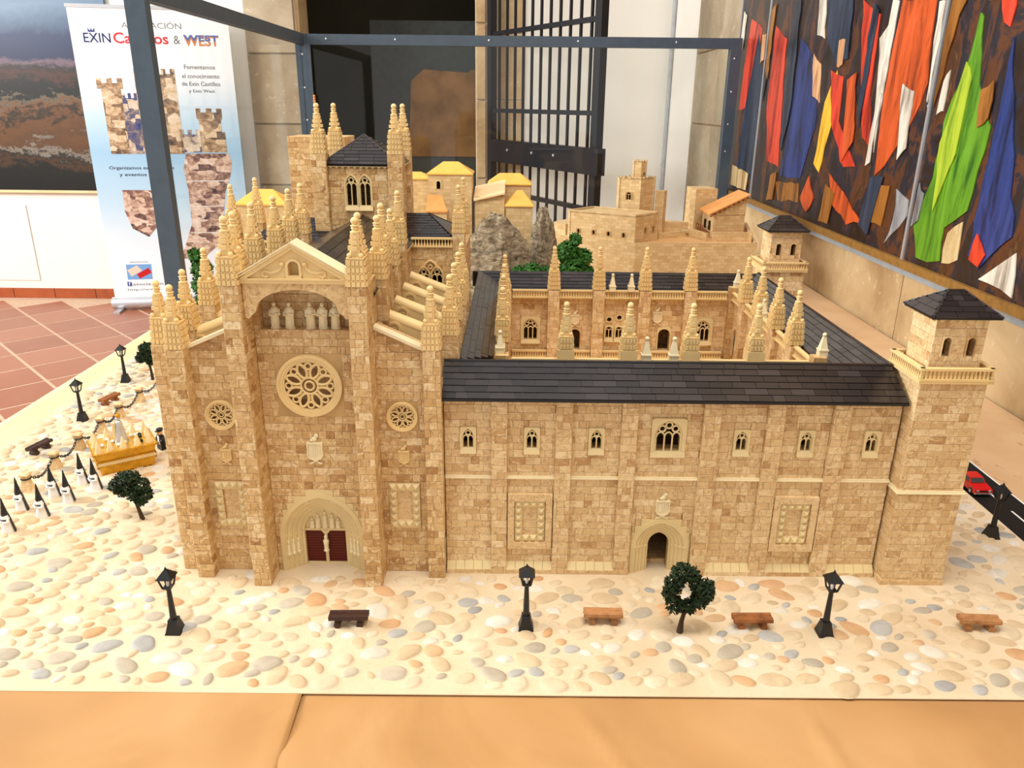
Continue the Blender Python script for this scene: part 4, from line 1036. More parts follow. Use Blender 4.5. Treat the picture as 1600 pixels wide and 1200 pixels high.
    for (x, y) in ((-18.3, 91.4), (-16.7, 94.9), (-17.1, 100.6), (-17.1, 107.8), (-17.1, 115.6)):
        zb = 40.2 if y not in (94.9, 107.8) else (39.4 if y == 94.9 else 38.6)
        w = core(ch, 'clerestory_buttress', [(x - 1.05, x + 1.05, y - 1.05, y + 1.05, 29, zb)])
        br.wall(FRONT(y - 1.06), x - 1.05, x + 1.05, 30, zb, w, half=.5); br.wall(RIGHT(x + 1.06), y - 1.05, y + 1.05, 29, zb, w, half=.5); pinnacle(ch, x, y, zb, 0, 1.0, .95)
    # ---- flying buttresses
    def flyer(y, s_):
        xi, xo = (-16.2, -8.9) if s_ > 0 else (-33.8, -41.1)
        zi, zo = 34.5, 31.6
        L = xo - xi; pts = [(xi, y - .8, zi), (xo, y - .8, zo), (xo, y - .8, zo - 3.2)]
        for k in range(9):
            t = k / 8; a_ = pi / 2 * t; pts.append((xo - L * .12 - L * .82 * t, y - .8, zo - 2.4 + 1.0 * sin(pi * t * .62) + (zi - zo) * .55 * t))
        pts.append((xi, y - .8, zi - 3.0))
        mb = MB(); mb.ext(pts, (0, 1.6, 0)); mb.tube([(xi, y, zi), (xo, y, zo)], .86, 12); w = part(mb, 'flying_buttress', ch, M['cream'], 40)
        fr = FRONT(y - .8)
        for t in (.15, .84):
            x, z = xi + L * t, zi + (zo - zi) * t - 1.15; mb = MB(fr.T); mb.ring((x, z), .62, .92, -.02, .18, 16); mb.T = None; o = part(mb, 'porthole_ring', w, M['cream'], 40)
            mb = MB(fr.T); mb.ring((x, z), .001, .63, -.02, .03, 14); mb.T = None; part(mb, 'porthole', w, M['cream'])
            mb = MB(fr.T); mb.box(x - .06, x + .06, z - .5, z + .5, .02, .08); mb.box(x - .5, x + .5, z - .06, z + .06, .02, .08); mb.T = None; part(mb, 'porthole_cross', w, M['cream'])
    for y in (95.6, 103.2, 111.4, 119.2):
        flyer(y, 1); w = core(ch, 'outer_buttress', [(-9.2, -6.9, y - 1.1, y + 1.1, GZ, 32.1)])
        br.wall(FRONT(y - 1.11), -9.2, -6.9, 26, 32.1, w, half=.5); br.wall(RIGHT(-6.89), y - 1.1, y + 1.1, 27, 32.1, w, half=.5); pinnacle(ch, -8.0, y, 32.1, 0, 1.0, .95)
    for y in (95.6, 103.2, 111.4): flyer(y, -1)
    # ---- transepts
    tr = core(ch, 'transept_wall', [(-20, -8.1, 128.6, 143.2, GZ, 37.4)])
    TF = FRONT(128.5)
    hs = [window(tr, TF, -13.9 + s_ * 1.1, 31.3, .95, 1.3, 1.5, .2, 2, 'pair', 'transept_window', 'cream', sill=False) for s_ in (-1, 1)]
    mb = MB(TF.T); q = arch(-13.9, 33.6, 1.15, .02, 1.6, 7, .3); mb.tube(q[1:-1], .17, 6); mb.ring((-13.9, 34.2), .2, .42, .15, .4, 12); mb.T = None; part(mb, 'interlaced_arch', tr, M['cream'], 40)
    hollow(tr, [(-19, -9.3, 129.8, 142, 28, 36.5)]); hs = sum([arch_rects(-13.9 + s_ * 1.1, 31.3, .95, 1.3, 1.5) for s_ in (-1, 1)], [])
    br.wall(TF, -17, -10.1, 29, 37.4, tr, hs); br.wall(RIGHT(-8.0), 128.5, 143, 30, 37.4, tr)
    balustrade(tr, FRONT(128.5), -17, -10.1, 37.4, 1.6, .15)
    for (x, y, xo) in ((-9.1, 129.2, 0), (-9.2, 143.2, 0)):
        w = core(ch, 'transept_buttress', [(x - 1.0, x + 1.0, y - 1.0, y + 1.0, GZ, 39.8)]); br.wall(FRONT(y - 1.02), x - 1.0, x + 1.0, 27, 39.8, w, half=.5); br.wall(RIGHT(x + 1.02), y - 1, y + 1, 27, 39.8, w, half=.5); pinnacle(ch, x, y, 39.8, 0, 1.0, .9)
    slope(ch, sl, (-19, 129.2, 38.6), (-10, 129.2, 38.6), (-14.8, 136, 42.0), (-19, 136, 42.0), 'transept_roof', 2.4, .8)
    slope(ch, sl, (-9.6, 129.2, 38.6), (-9.6, 142.8, 38.6), (-14.8, 136, 42.0), (-14.8, 136, 42.0), 'transept_roof', 2.4, .8)
    slope(ch, sl, (-10, 142.8, 38.6), (-19, 142.8, 38.6), (-19, 136, 42.0), (-14.8, 136, 42.0), 'transept_roof', 2.4, .8)
    tl = core(ch, 'transept_wall', [(-45.5, -33, 125.6, 138, GZ, 37.2)]); br.wall(FRONT(125.5), -43.5, -33, 31, 37.2, tl)
    balustrade(tl, FRONT(125.5), -44, -34, 37.2, 1.5, .15)
    slope(ch, sl, (-44.5, 126.5, 38.3), (-30.5, 126.5, 38.3), (-30.5, 132, 41.6), (-38, 132, 41.6), 'transept_roof', 2.4, .8)
    mb = MB(); mb.ext([(-44.5, 126.5, 38.0), (-44.5, 137.5, 38.0), (-38, 132, 41.4)], (1, 0, 0)); part(mb, 'transept_hip', ch, M['slate'])
    for (x, y) in ((-45.0, 125.3), (-44.8, 137.0)):
        w = core(ch, 'transept_buttress', [(x - 1.0, x + 1.0, y - 1.0, y + 1.0, GZ, 39.9)]); br.wall(FRONT(y - 1.02), x - 1.0, x + 1.0, 33, 39.9, w, half=.5); pinnacle(ch, x, y, 39.9, 0, 1.0, .9)
    # ---- crossing tower
    ct = core(ch, 'crossing_tower', [(-31.6, -19.0, 130.1, 141.5, 30, 50.4)])
    CF = FRONT(130.0)
    hs = [window(ct, CF, -25.5 + s_ * 1.12, 43.9, .95, 3.4, 1.5, .2, 2, 'pair', 'tower_window', 'cream2') for s_ in (-1, 1)]
    hollow(ct, [(-30.4, -20.2, 131.2, 140.4, 38.5, 49.7)]); hs = sum([arch_rects(-25.5 + s_ * 1.12, 43.9, .95, 3.4, 1.5) for s_ in (-1, 1)], [])
    br.wall(CF, -30.3, -20.5, 38.6, 49.9, ct, hs); br.wall(RIGHT(-18.9), 131.4, 140, 38.6, 49.9, ct)
    corbels(ct, CF, -30.3, -20.5, 50.1); corbels(ct, RIGHT(-18.9), 131.4, 140, 50.1)
    for (x, y) in ((-31.6, 130.2), (-19.25, 130.2), (-31.3, 141.2), (-19.4, 141.2)):
        w = core(ch, 'tower_corner', [(x - 1.2, x + 1.2, y - 1.2, y + 1.2, 30, 52.1)]); br.wall(FRONT(y - 1.22), x - 1.2, x + 1.2, 38, 52.1, w, half=.4); br.wall(RIGHT(x + 1.22), y - 1.2, y + 1.2, 38, 52.1, w, half=.4); pinnacle(ch, x, y, 52.1, 0, 1.0, 1.0)
    e = [(-30.6, 129.4, 50.5), (-18.2, 129.4, 50.5), (-18.2, 141.9, 50.5), (-32.6, 141.9, 50.5)]; ap = (-25.2, 135.6, 54.9)
    e = [(-31.5, 129.3, 50.5), (-18.4, 129.3, 50.5), (-18.4, 141.9, 50.5), (-31.5, 141.9, 50.5)]
    for k in range(4): slope(ch, sl, e[k], e[(k + 1) % 4], ap, ap, 'tower_roof', 2.4, .85, .35)
    mb = MB()
    for k in range(4): mb.tube([e[k], ap], .14, 6)
    mb.tube([(-14.8, 136, 42.05), (-9.7, 129.2, 38.65)], .12, 6); mb.tube([(-14.8, 136, 42.05), (-9.7, 142.8, 38.65)], .12, 6); mb.tube([(-25, 91.2, 42.35), (-25, 130, 42.35)], .16, 6); part(mb, 'hip_tiles', ch, M['slate'])
    bt = core(ch, 'bell_tower', [(-41.3, -31.0, 147.2, 156, GZ, 54.0)]); br.wall(FRONT(147.1), -41.4, -30.9, 36, 54.0, bt); br.wall(RIGHT(-30.9), 147.1, 156, 44, 54.0, bt)
    br.finish('brick', M['brick'], ch); sl.finish('slate', M['slate'], ch, .07, True, stuffname='slating')
church()

# ------------------------------------------------------------------ the cloister model
def cloister():
    cl = thing('cloister_model', 'block-built cloister model with dark slate roofs around a pinnacled courtyard', 'model building', (20, 89, GZ))
    br, sl = Cells(), Cells()
    YW = 89.9; F = FRONT(YW)
    fw = core(cl, 'front_wall', [(-8.55, -6.6, YW + .1, 93.9, GZ, 25.6), (-6.6, 16.4, YW + .1, 100.6, GZ, 25.6), (16.4, 23.6, YW + .1, 100.6, 9.2, 25.6), (16.4, 23.6, 91.25, 100.6, GZ, 9.2), (23.6, 48.9, YW + .1, 100.6, GZ, 25.6)])
    pil = [(-2.54, -.55), (5.6, 7.64), (13.85, 15.85), (24.1, 26.2), (32.1, 34.2), (40.3, 42.4)]
    bays = [(-8.5, -2.54), (-.55, 5.6), (7.64, 13.85), (15.85, 24.1), (26.2, 32.1), (34.2, 40.3), (42.4, 48.9)]
    H = []
    for i, cx in enumerate((-5.5, 2.6, 10.8, 19.9, 29.2, 37.4, 45.7)):
        if i == 3: H.append(window(fw, F, 19.9, 18.5, 1.75, 2.3, 1.95, .45, 3, 'big', 'traceried_window'))
        else: H.append(window(fw, F, cx, 18.75, .72, 1.5, 1.15, .3, 2, 'lancet', 'lancet_window'))
    for i in (1, 5):
        cx = (bays[i][0] + bays[i][1]) / 2
        mb = MB(F.T); A = [(cx - 2.9, 4.2), (cx + 2.9, 4.2), (cx + 2.9, 12.3), (cx - 2.9, 12.3)]; B = [(cx - 2.05, 5.2), (cx + 2.05, 5.2), (cx + 2.05, 11.3), (cx - 2.05, 11.3)]
        mb.band([(x, y, .62) for x, y in A], [(x, y, .62) for x, y in B], (0, 0, -.7), 0, True); mb.T = None; part(mb, 'niche_frame', fw, M['brick_pale'])
        diamond_frame(fw, F.off(-.02), cx - 2.0, cx + 2.0, 5.2, 11.3, 4, 6); H.append((cx - 2.9, cx + 2.9, 4.2, 12.3))
    note_cut(fw, FRONT(91.2), arch_rects(19.95, GZ, 1.4, 4.4 - GZ, 1.75), 1.2)
    hollow(fw, [(-6.4, 47.8, 91.9, 99.4, .9, 24.6)])
    H += portal_holes(19.95, 3.85, 4.4, 4.3)
    for i, (a, b) in enumerate(bays): br.wall(F, a, b, GZ if i == 3 else 1.9, 25.6, fw, H, half=.3)
    for (a, b) in pil:
        w = core(cl, 'pilaster', [(a + .08, b - .08, 89.28, 90, GZ, 25.6)]); br.wall(FRONT(89.2), a, b, GZ, 25.6, w, half=.45); br.wall(RIGHT(b), 89.2, 89.9, GZ, 25.6, w, L=.7, mix=False); br.wall(LEFT(a), -89.9, -89.2, GZ, 25.6, w, L=.7, mix=False)
    for i, (a, b) in enumerate(bays):
        corbels(fw, F, a, b, 25.4)
        mb = MB(F.T); mb.box(a, b, 14.45, 14.6, 0, .42); mb.box(a, b, 14.6, 14.8, 0, .3); mb.T = None; part(mb, 'string_course', fw, M['white_cream'])
        if i == 3: continue
        mb = MB(F.T); mb.box(a, b, GZ, 1.0, -.1, .72); mb.T = None; part(mb, 'plinth', fw, M['brick_pale'])
        n = 5
        for k in range(n):
            u0, u1 = a + (b - a) * k / n + .02, a + (b - a) * (k + 1) / n - .02; mb = MB(F.T); mb.ext([(u0, 1.0, .7), (u0, 1.0, -.1), (u0, 1.95, -.1), (u0, 1.95, .1)], (u1 - u0, 0, 0)); mb.T = None; part(mb, 'plinth_slab', fw, M['cream2'])
    portal(cl, F.off(.1), 19.95, 3.85, 1.4, 4.4, 4.3, 1.75, 5, 1.25, 6, False)
    shield(cl, F.off(.05), 19.95, 10.4, 1.0)
    # other wings
    rw = core(cl, 'right_wing', [(43.0, 51.5, 95, 150, GZ, 26.0)]); lw = core(cl, 'left_wing', [(-6.6, -2.4, 100.6, 147, GZ, 26.4)]); bw = core(cl, 'back_wing', [(-6.6, 49.8, 146.2, 152.6, GZ, 25.8)])
    mb = MB(); mb.box(-2.4, 43, 100.6, 146.2, GZ, 13.0); part(mb, 'courtyard_floor', cl, M['sand'])
    # courtyard walls seen across the court
    BF = FRONT(146.0); xs = [7.85, 16.45, 25.3, 34.0]; ex = [-1.2] + xs + [42.2]
    hs = [window(bw, BF, 3.5, 16.4, 1.5, 2.4, 1.9, .4, 3, 'big', 'court_window'), window(bw, BF, 37.2, 16.4, 1.5, 2.4, 1.9, .4, 3, 'big', 'court_window')]
    hs.append(arched_opening(bw, BF, 12.2, 14.4, 1.05, 3.2, 1.0, .25, 'court_door')); hs.append(arched_opening(bw, BF, 29.7, 14.4, 1.15, 3.3, 1.1, .25, 'court_door', 'cream2'))
    for k in (-1, 0, 1):
        x = 20.8 + k * 1.95; hs.append(window(bw, BF, x, 16.9, .68, 1.6, .7, .22, 2, 'plain', 'twin_window'))
        zr = 20.6 + (.4 if k == 0 else 0); pierced_plate(bw, BF, x, zr, .45, .6, -.1, .12, 'roundel', 'cream2', 16); note_cut(bw, BF, [(x - .45, x + .45, zr - .45, zr + .45)]); hs.append((x - .6, x + .6, zr - .6, zr + .6))
    hollow(bw, [(-5.5, 48.6, 147.4, 151.8, 14, 25)]); br.wall(BF, -1.5, 42.4, 13, 24.6, bw, hs, half=.3); shield(bw, BF.off(.05), 28.2, 21.2, .95); shield(bw, BF.off(.05), 12.2, 20.6, .85)
    for x in xs:
        w = core(cl, 'court_pier', [(x - 1.05, x + 1.05, 144.4, 146.2, 13, 26.6)]); br.wall(FRONT(144.3), x - 1.1, x + 1.1, 13, 26.6, w, half=.5); br.wall(RIGHT(x + 1.1), 144.3, 146, 15, 25, w, L=1.7, mix=False); br.wall(LEFT(x - 1.1), -146, -144.3, 15, 25, w, L=1.7, mix=False)
        pinnacle(cl, x, 145.5, 26.7, 0, 1.06, .97)
    for a, b in zip(ex, ex[1:]):
        u0, u1 = a + 1.1, b - 1.1
        balustrade(cl, FRONT(144.9), u0, u1, 25.0, 1.6); balustrade(cl, FRONT(144.9), u0, u1, 13.0, 1.5); corbels(cl, BF, u0, u1, 24.6)
    for x in (19.0, 22.6): link('obelisk', OBE, cl, (x - 20, 145.0 - 89, 26.5 - GZ), None, (.95, .95, .95))
    # right side of the court
    RFm = LEFT(42.6); ys = [111.0, 119.6, 128.3, 137.0]; ey = [102.3] + ys + [145.6]
    sw = core(cl, 'court_side_wall', [(42.7, 43.0, 100.6, 146, 13, 26)])
    hs = [arched_opening(rw, RFm, -(a + b) / 2, 14.5, 1.6, 4.0, 1.6, .3, 'court_arch', 'brick_pale') for a, b in zip(ey, ey[1:])]
    CUTS[sw.name] = CUTS[rw.name]; hollow(sw); hollow(rw, [(44.2, 50.6, 101, 149, 14, 25)]); br.wall(RFm, -146, -101, 17, 24.6, rw, hs)
    for y in ys:
        w = core(cl, 'court_pier', [(41.5, 43, y - 1.05, y + 1.05, 13, 26.5)]); br.wall(LEFT(41.4), -y - 1.1, -y + 1.1, 15, 26.5, w, half=.5); br.wall(FRONT(y - 1.1), 41.4, 42.8, 18, 26.5, w, L=1.4, mix=False)
        pinnacle(cl, 42.1, y, 26.6, 0, 1.06, .97)
    for a, b in zip(ey, ey[1:]): balustrade(cl, LEFT(41.9), -b + 1.1, -a - 1.1, 25.0, 1.6)
    for y in (121.5, 126.2): link('obelisk', OBE, cl, (42.1 - 20, y - 89, 26.4 - GZ), None, (.95, .95, .95))
    # left side of the court
    for y in ys:
        w = core(cl, 'court_pier', [(-2.6, -.6, y - 1.05, y + 1.05, 13, 26.5)]); br.wall(RIGHT(-.55), y - 1.1, y + 1.1, 15, 26.5, w, half=.5); br.wall(FRONT(y - 1.1), -2.6, -.6, 20, 26.5, w, half=.5)
        pinnacle(cl, -1.5, y, 26.6, 0, 1.06, .97)
    for a, b in zip(ey, ey[1:]): balustrade(cl, RIGHT(-1.2), a + 1.1, b - 1.1, 25.0, 1.6)
    # front side of the court
    xf = [7.35, 16.0, 24.6, 33.5]; exf = [-1.2] + xf + [42.2]
    for x in xf:
        core(cl, 'court_pier', [(x - 1.05, x + 1.05, 100.6, 102.4, 13, 26.6)]); pinnacle(cl, x, 102.1, 26.7, 1, 1.06, .97)
    for a, b in zip(exf, exf[1:]): balustrade(cl, FRONT(101.6), a + 1.1, b - 1.1, 25.3, 1.6)
    for x in (18.5, 22.3): link('obelisk', OBE, cl, (x - 20, 101.8 - 89, 26.6 - GZ), None, (1, 1, 1))
    for (x, y) in ((-1.4, 102.0), (42.6, 102.4), (-1.2, 145.2), (42.4, 145.4)):
        w = core(cl, 'corner_block', [(x - .9, x + .9, y - .9, y + .9, 13, 27.4)], 'stone_uv'); link('obelisk', OBE, cl, (x + (.6 if x > 0 else -.3) - 20, y + .4 - 89, 27.3 - GZ), None, (.95, .95, .95))
    # slate roofs
    R = 29.05
    slope(cl, sl, (-8.7, 88.5, 25.85), (48.9, 88.5, 25.85), (48.45, 93.8, R), (-8.7, 93.8, R), 'front_roof', 2.9, 1.02)
    slope(cl, sl, (43.2, 100.6, 26.3), (-2.5, 100.6, 26.3), (-7.0, 93.8, R), (48.45, 93.8, R), 'front_roof_inner', 2.9, 1.1)
    slope(cl, sl, (43.2, 146.4, 26.3), (43.2, 100.6, 26.3), (48.45, 93.8, R), (48.45, 151.5, R), 'right_roof', 2.9, 1.0)
    slope(cl, sl, (52.0, 95.4, 26.8), (52.0, 151.5, 26.8), (48.45, 151.5, R), (48.45, 95.4, R), 'right_roof_outer', 2.9, 1.0)
    slope(cl, sl, (-2.5, 100.6, 27.5), (-2.5, 146.4, 27.5), (-6.75, 150.5, R), (-6.75, 94.2, R), 'left_roof', 2.9, 1.0)
    slope(cl, sl, (-2.5, 146.4, 26.0), (43.2, 146.4, 26.0), (48.45, 150.6, 29.0), (-7.4, 150.6, 29.0), 'back_roof', 2.9, .8)
    mb = MB(); mb.ext([(-8, 150.6, 28.9), (-8, 152.6, 27.7), (-8, 150.6, 25.9)], (57.6, 0, 0)); part(mb, 'back_roof_outer', cl, M['slate'])
    mb = MB(); mb.ext([(-6.84, 94.2, R - .1), (-6.84, 94.2, 26), (-6.6, 94.2, 26), (-6.6, 94.2, R - .1)], (0, 56, 0)); part(mb, 'left_ridge', cl, M['slate'])
    mb = MB(); mb.tube([(-8.7, 93.8, R + .02), (48.6, 93.8, R + .02)], .2, 6); mb.tube([(48.45, 93.8, R + .02), (48.45, 151, R + .02)], .2, 6); part(mb, 'ridge_cap', cl, M['slate'])
    mb = MB(); mb.box(-8.6, 48.9, 88.45, 88.75, 25.5, 25.85); part(mb, 'gutter', cl, M['black'])
    br.finish('brick', M['brick_pale'], cl); sl.finish('slate', M['slate'], cl, .1, True, stuffname='slating')
cloister()

# ------------------------------------------------------------------ corner towers
def tower(loc, label, front):
    ox, oy = loc
    t = thing('corner_tower', label, 'tower', (ox, oy, GZ if front else 0.2), 'corner towers of the cloister')
    br, sl = Cells(), Cells()
    x0, x1, y0, y1 = ox - 4.05, ox + 4.05, oy - 3.6, oy + 3.6
    w = core(t, 'tower_wall', [(x0 + .1, x1 - .1, y0 + .1, y1, GZ, 29.0)]); zlo = GZ if front else 20
    br.wall(FRONT(y0), x0, x1, zlo, 29.0, w, half=.3); br.wall(LEFT(x0), -y1, -y0, zlo, 29.0, w, half=.3)
    mb = MB(); mb.box(x0 - .4, x1 + .4, y0 - .4, y1 + .4, 14.0, 14.18); mb.box(x0 - .25, x1 + .25, y0 - .25, y1 + .25, 14.18, 14.4); part(mb, 'string_course', t, M['white_cream'])
    if front: mb = MB(); mb.box(x0 - .12, x1 + .12, y0 - .12, y1, GZ, GZ + .7); part(mb, 'base_course', t, M['brick_pale'])
    mb = MB(); mb.box(x0 - .45, x1 + .45, y0 - .45, y1 + .45, 28.9, 29.25); part(mb, 'balcony_slab', t, M['cream'])
    balustrade(t, FRONT(y0 - .4), x0 - .4, x1 + .4, 29.25, 1.6); balustrade(t, LEFT(x0 - .4), -y1 - .4, -y0 + .4, 29.25, 1.6); balustrade(t, RIGHT(x1 + .4), y0 - .4, y1 + .4, 29.25, 1.6)
    bk = Fr((0, y1 + .4, 0), (-1, 0, 0), (0, 0, 1), (0, 1, 0)); balustrade(t, bk, -x1 - .4, -x0 + .4, 29.25, 1.6)
    a0, a1, b0, b1 = ox - 3.1, ox + 3.1, oy - 2.75, oy + 2.75
    bv = core(t, 'belvedere', [(a0 + .1, a1 - .1, b0 + .1, b1, 29.2, 36.6)])
    hs = [arched_opening(bv, FRONT(b0), ox + s_ * 1.45, 32.0, .48, 1.9, .48, .1, 'arched_opening', 'brick_pale') for s_ in (-1, 1)]
    hollow(bv, [(a0 + 1, a1 - 1, b0 + 1, b1 - 1, 30, 36)]); br.wall(FRONT(b0), a0, a1, 29.3, 36.5, bv, hs, half=.3); br.wall(LEFT(a0), -b1, -b0, 29.3, 36.5, bv, half=.3)
    corbels(t, FRONT(b0), a0, a1, 36.6, 1.1); corbels(t, LEFT(a0), -b1, -b0, 36.6, 1.1); corbels(t, RIGHT(a1), b0, b1, 36.6, 1.1)
    e = [(ox - 4.15, oy - 3.7, 37.0), (ox + 4.15, oy - 3.7, 37.0), (ox + 4.15, oy + 3.7, 37.0), (ox - 4.15, oy + 3.7, 37.0)]; p, q = (ox - 1.0, oy, 39.5), (ox + 1.0, oy, 39.5)
    slope(t, sl, e[0], e[1], q, p, 'tower_roof', 2.6, .95, .3); slope(t, sl, e[1], e[2], q, q, 'tower_roof', 2.6, .95, .3); slope(t, sl, e[2], e[3], p, q, 'tower_roof', 2.6, .95, .3); slope(t, sl, e[3], e[0], p, p, 'tower_roof', 2.6, .95, .3)
    mb = MB()
    for a_, b_ in ((e[0], p), (e[3], p), (e[1], q), (e[2], q), (p, q)): mb.tube([a_, b_], .13, 6)
    part(mb, 'hip_tiles', t, M['slate'])
    mb = MB(); mb.box(ox - 4.1, ox + 4.1, oy - 3.65, oy + 3.65, 36.75, 37.0); part(mb, 'eaves', t, M['black'])
    br.finish('brick', M['brick_pale'], t); sl.finish('slate', M['slate'], t, .05, True, stuffname='slating')
tower((53.25, 91.2), 'square corner tower with balustrade and belvedere, standing on the cobbles near the black road', True)
tower((54.2, 156.6), 'square corner tower with balustrade and belvedere, rising behind the cloister courtyard', False)

# ------------------------------------------------------------------ fortress, village and rock behind the cloister
def fortress():
    t = thing('fortress_model', 'block-built fortress model with keep, slim tower and terraces behind the cloister', 'model building', (48, 260, 0))
    def prism(name, pts, z0, z1, mat='fort_uv', par=None):
        mb = MB(); mb.ext([(x, y, z0) for x, y in pts], (0, 0, z1 - z0)); return part(mb, name, par or t, M[mat], uv=True)
    prism('outer_wall', [(12, 267), (39.3, 249.5), (79.2, 251.5), (88, 300), (30, 320), (8, 290)], 0, 17.3)
    # parapet on the outer wall
    P = [(12, 267), (39.3, 249.5), (79.2, 251.5), (88, 300)]
    for a, b in zip(P, P[1:]):
        a, b = Vector(a), Vector(b); d = (b - a).normalized(); n = Vector((-d.y, d.x)) * .7
        prism('parapet', [tuple(a), tuple(b), tuple(b + n), tuple(a + n)], 17.3, 18.2)
    prism('terrace', [(15, 268), (39.5, 251.5), (78, 253), (86, 298), (30, 316), (11, 289)], 17.3, 17.5, 'sand')
    def shell(name, pts, z0, z1, cuts, par=None, th=.9):
        mb = MB()
        for i, (a, b) in enumerate(zip(pts, pts[1:] + pts[:1])):
            a, b = Vector(a), Vector(b); L_ = (b - a).length; d_ = (b - a).normalized()
            mb.T = Fr((a.x, a.y, 0), (d_.x, d_.y, 0), (0, 0, 1), (d_.y, -d_.x, 0)).T; bx = [(0.0, L_, z0, z1, -th, 0.0)]
            for (u0, u1, v0, v1) in cuts.get(i, ()): bx = subtract(bx, (u0, u1, v0, v1, -9, 9))
            for q in bx: mb.box(*q)
        mb.T = None; mb.ext([(x, y, z1 - .3) for x, y in pts], (0, 0, .3)); return part(mb, name, par or t, M['fort_uv'], uv=True)
    K = [(18.2, 263.0), (39.1, 250.6), (48.3, 260.2), (27.5, 273)]
    LK = (Vector(K[1]) - Vector(K[0])).length
    k = shell('hall', K, 17.3, 26.4, {0: [(LK * u - .5, LK * u + .5, 19.4, 20.9) for u in (.17, .4, .62, .84)], 1: [(u - .55, u + .55, 20.4, 22.35) for u in (5.5, 10)]})
    for a, b in zip(K, K[1:] + K[:1]):
        a, b = Vector(a), Vector(b); d = (b - a).normalized(); n = Vector((-d.y, d.x)) * .6
        prism('parapet', [tuple(a), tuple(b), tuple(b + n), tuple(a + n)], 26.4, 26.9, par=k)
    d = (Vector(K[1]) - Vector(K[0])).normalized(); L = (Vector(K[1]) - Vector(K[0])).length
    fr = Fr((K[0][0], K[0][1], 0), (d.x, d.y, 0), (0, 0, 1), (d.y, -d.x, 0))
    for u in (.17, .4, .62, .84): arched_opening(k, fr, L * u, 19.4, .5, 1.0, .5, .18, 'arched_window', 'fort_uv')
    d = (Vector(K[2]) - Vector(K[1])).normalized(); fr = Fr((K[1][0], K[1][1], 0), (d.x, d.y, 0), (0, 0, 1), (d.y, -d.x, 0))
    for u in (5.5, 10): arched_opening(k, fr, u, 20.4, .55, 1.4, .55, .18, 'arched_window', 'fort_uv')
    def crenels(pts, z, w=.9, h=.7, par=None):
        for a, b in zip(pts, pts[1:] + pts[:1]):
            a, b = Vector(a), Vector(b); ln = (b - a).length; n = max(2, int(ln / (2 * w))); d = (b - a).normalized(); q = Vector((-d.y, d.x)) * .4
            for i in range(n + 1):
                c = a + (b - a) * (i / n); e = c - d * (w / 2 if i else 0); f_ = c + d * (w / 2 if i < n else 0)
                prism('merlon', [tuple(e), tuple(f_), tuple(f_ + q), tuple(e + q)], z, z + h, par=par)
    TW = [(35.2, 270.8), (42.8, 268.0), (48.6, 273.5), (41, 277)]
    w = shell('keep', TW, 17.3, 36.6, {0: [(3.3, 5.1, 29.6, 32.1)]}); crenels(TW, 36.6, .9, .6, w)
    d = (Vector(TW[1]) - Vector(TW[0])).normalized(); fr = Fr((TW[0][0], TW[0][1], 0), (d.x, d.y, 0), (0, 0, 1), (d.y, -d.x, 0)); window(w, fr, 4.2, 29.6, .9, 1.6, .9, .2, 2, 'plain', 'keep_window', 'fort_uv', sill=False)
    TT = [(40.2, 271.6), (43.0, 270.6), (45.2, 272.6), (42.2, 274.0)]
    w2 = shell('turret', TT, 36.6, 42.0, {1: [(.95, 1.85, 37.2, 38.55)]}, th=.5); crenels(TT, 42.0, .6, .6, w2)
    d = (Vector(TT[2]) - Vector(TT[1])).normalized(); fr = Fr((TT[1][0], TT[1][1], 0), (d.x, d.y, 0), (0, 0, 1), (d.y, -d.x, 0)); arched_opening(w2, fr, 1.4, 37.2, .45, .9, .45, .12, 'arched_window', 'fort_uv')
    prism('annex', [(48.7, 272.5), (51.6, 271.5), (53.2, 275), (49.5, 276)], 17.3, 32.3)
    prism('rear_block', [(63.4, 281), (64.3, 279.5), (72.2, 280.5), (71, 290), (63, 289)], 17.3, 32.4)
    # house with a single-pitch tiled roof
    A = [(67.3, 263.6), (78.5, 266.2), (80, 279), (66.5, 276)]
    h = shell('house', A, 17.3, 25.5, {3: [(u - .7, u + .7, 20, 22.9) for u in (4, 9)]})
    mb = MB(); mb.ext([(67.3, 263.6, 25.4), (78.6, 266.0, 25.4), (78.6, 266.0, 31.2), (67.3, 263.6, 26.0)], (1.0, 12, 0)); part(mb, 'gable_wall', h, M['fort_uv'], uv=True)
    mb = MB(); mb.ext([(65.4, 262.2, 25.5), (79.2, 264.6, 31.9), (79.2, 264.6, 32.3), (65.4, 262.2, 26.0)], (0, 15, 0)); part(mb, 'house_roof', h, M['orange_roof'])
    mb = MB()
    for i in range(9):
        u = i / 8; x, y, z = 65.9 + 12.6 * u, 262.1 + 2.2 * u, 25.4 + 5.9 * u; mb.box(x, x + .5, y, y + 1.2, z - .5, z)
    part(mb, 'eave_brackets', h, M['wood'])
    fr = Fr((66.5, 276, 0), (.8, -12.4, 0), (0, 0, 1), (-12.4, -.8, 0))
    for u in (4, 9): arched_opening(h, fr, u, 20, .7, 2.2, .7, .2, 'house_door', 'wood3')
    mb = MB(); mb.box(64.2, 66.6, 266, 275, 19.2, 19.6)
    for y in (266, 269, 272, 275): mb.box(64.2, 64.5, y - .15, y + .15, 19.6, 21.6)
    mb.box(64.2, 64.5, 266, 275, 21.3, 21.6); part(mb, 'balcony', h, M['wood'])
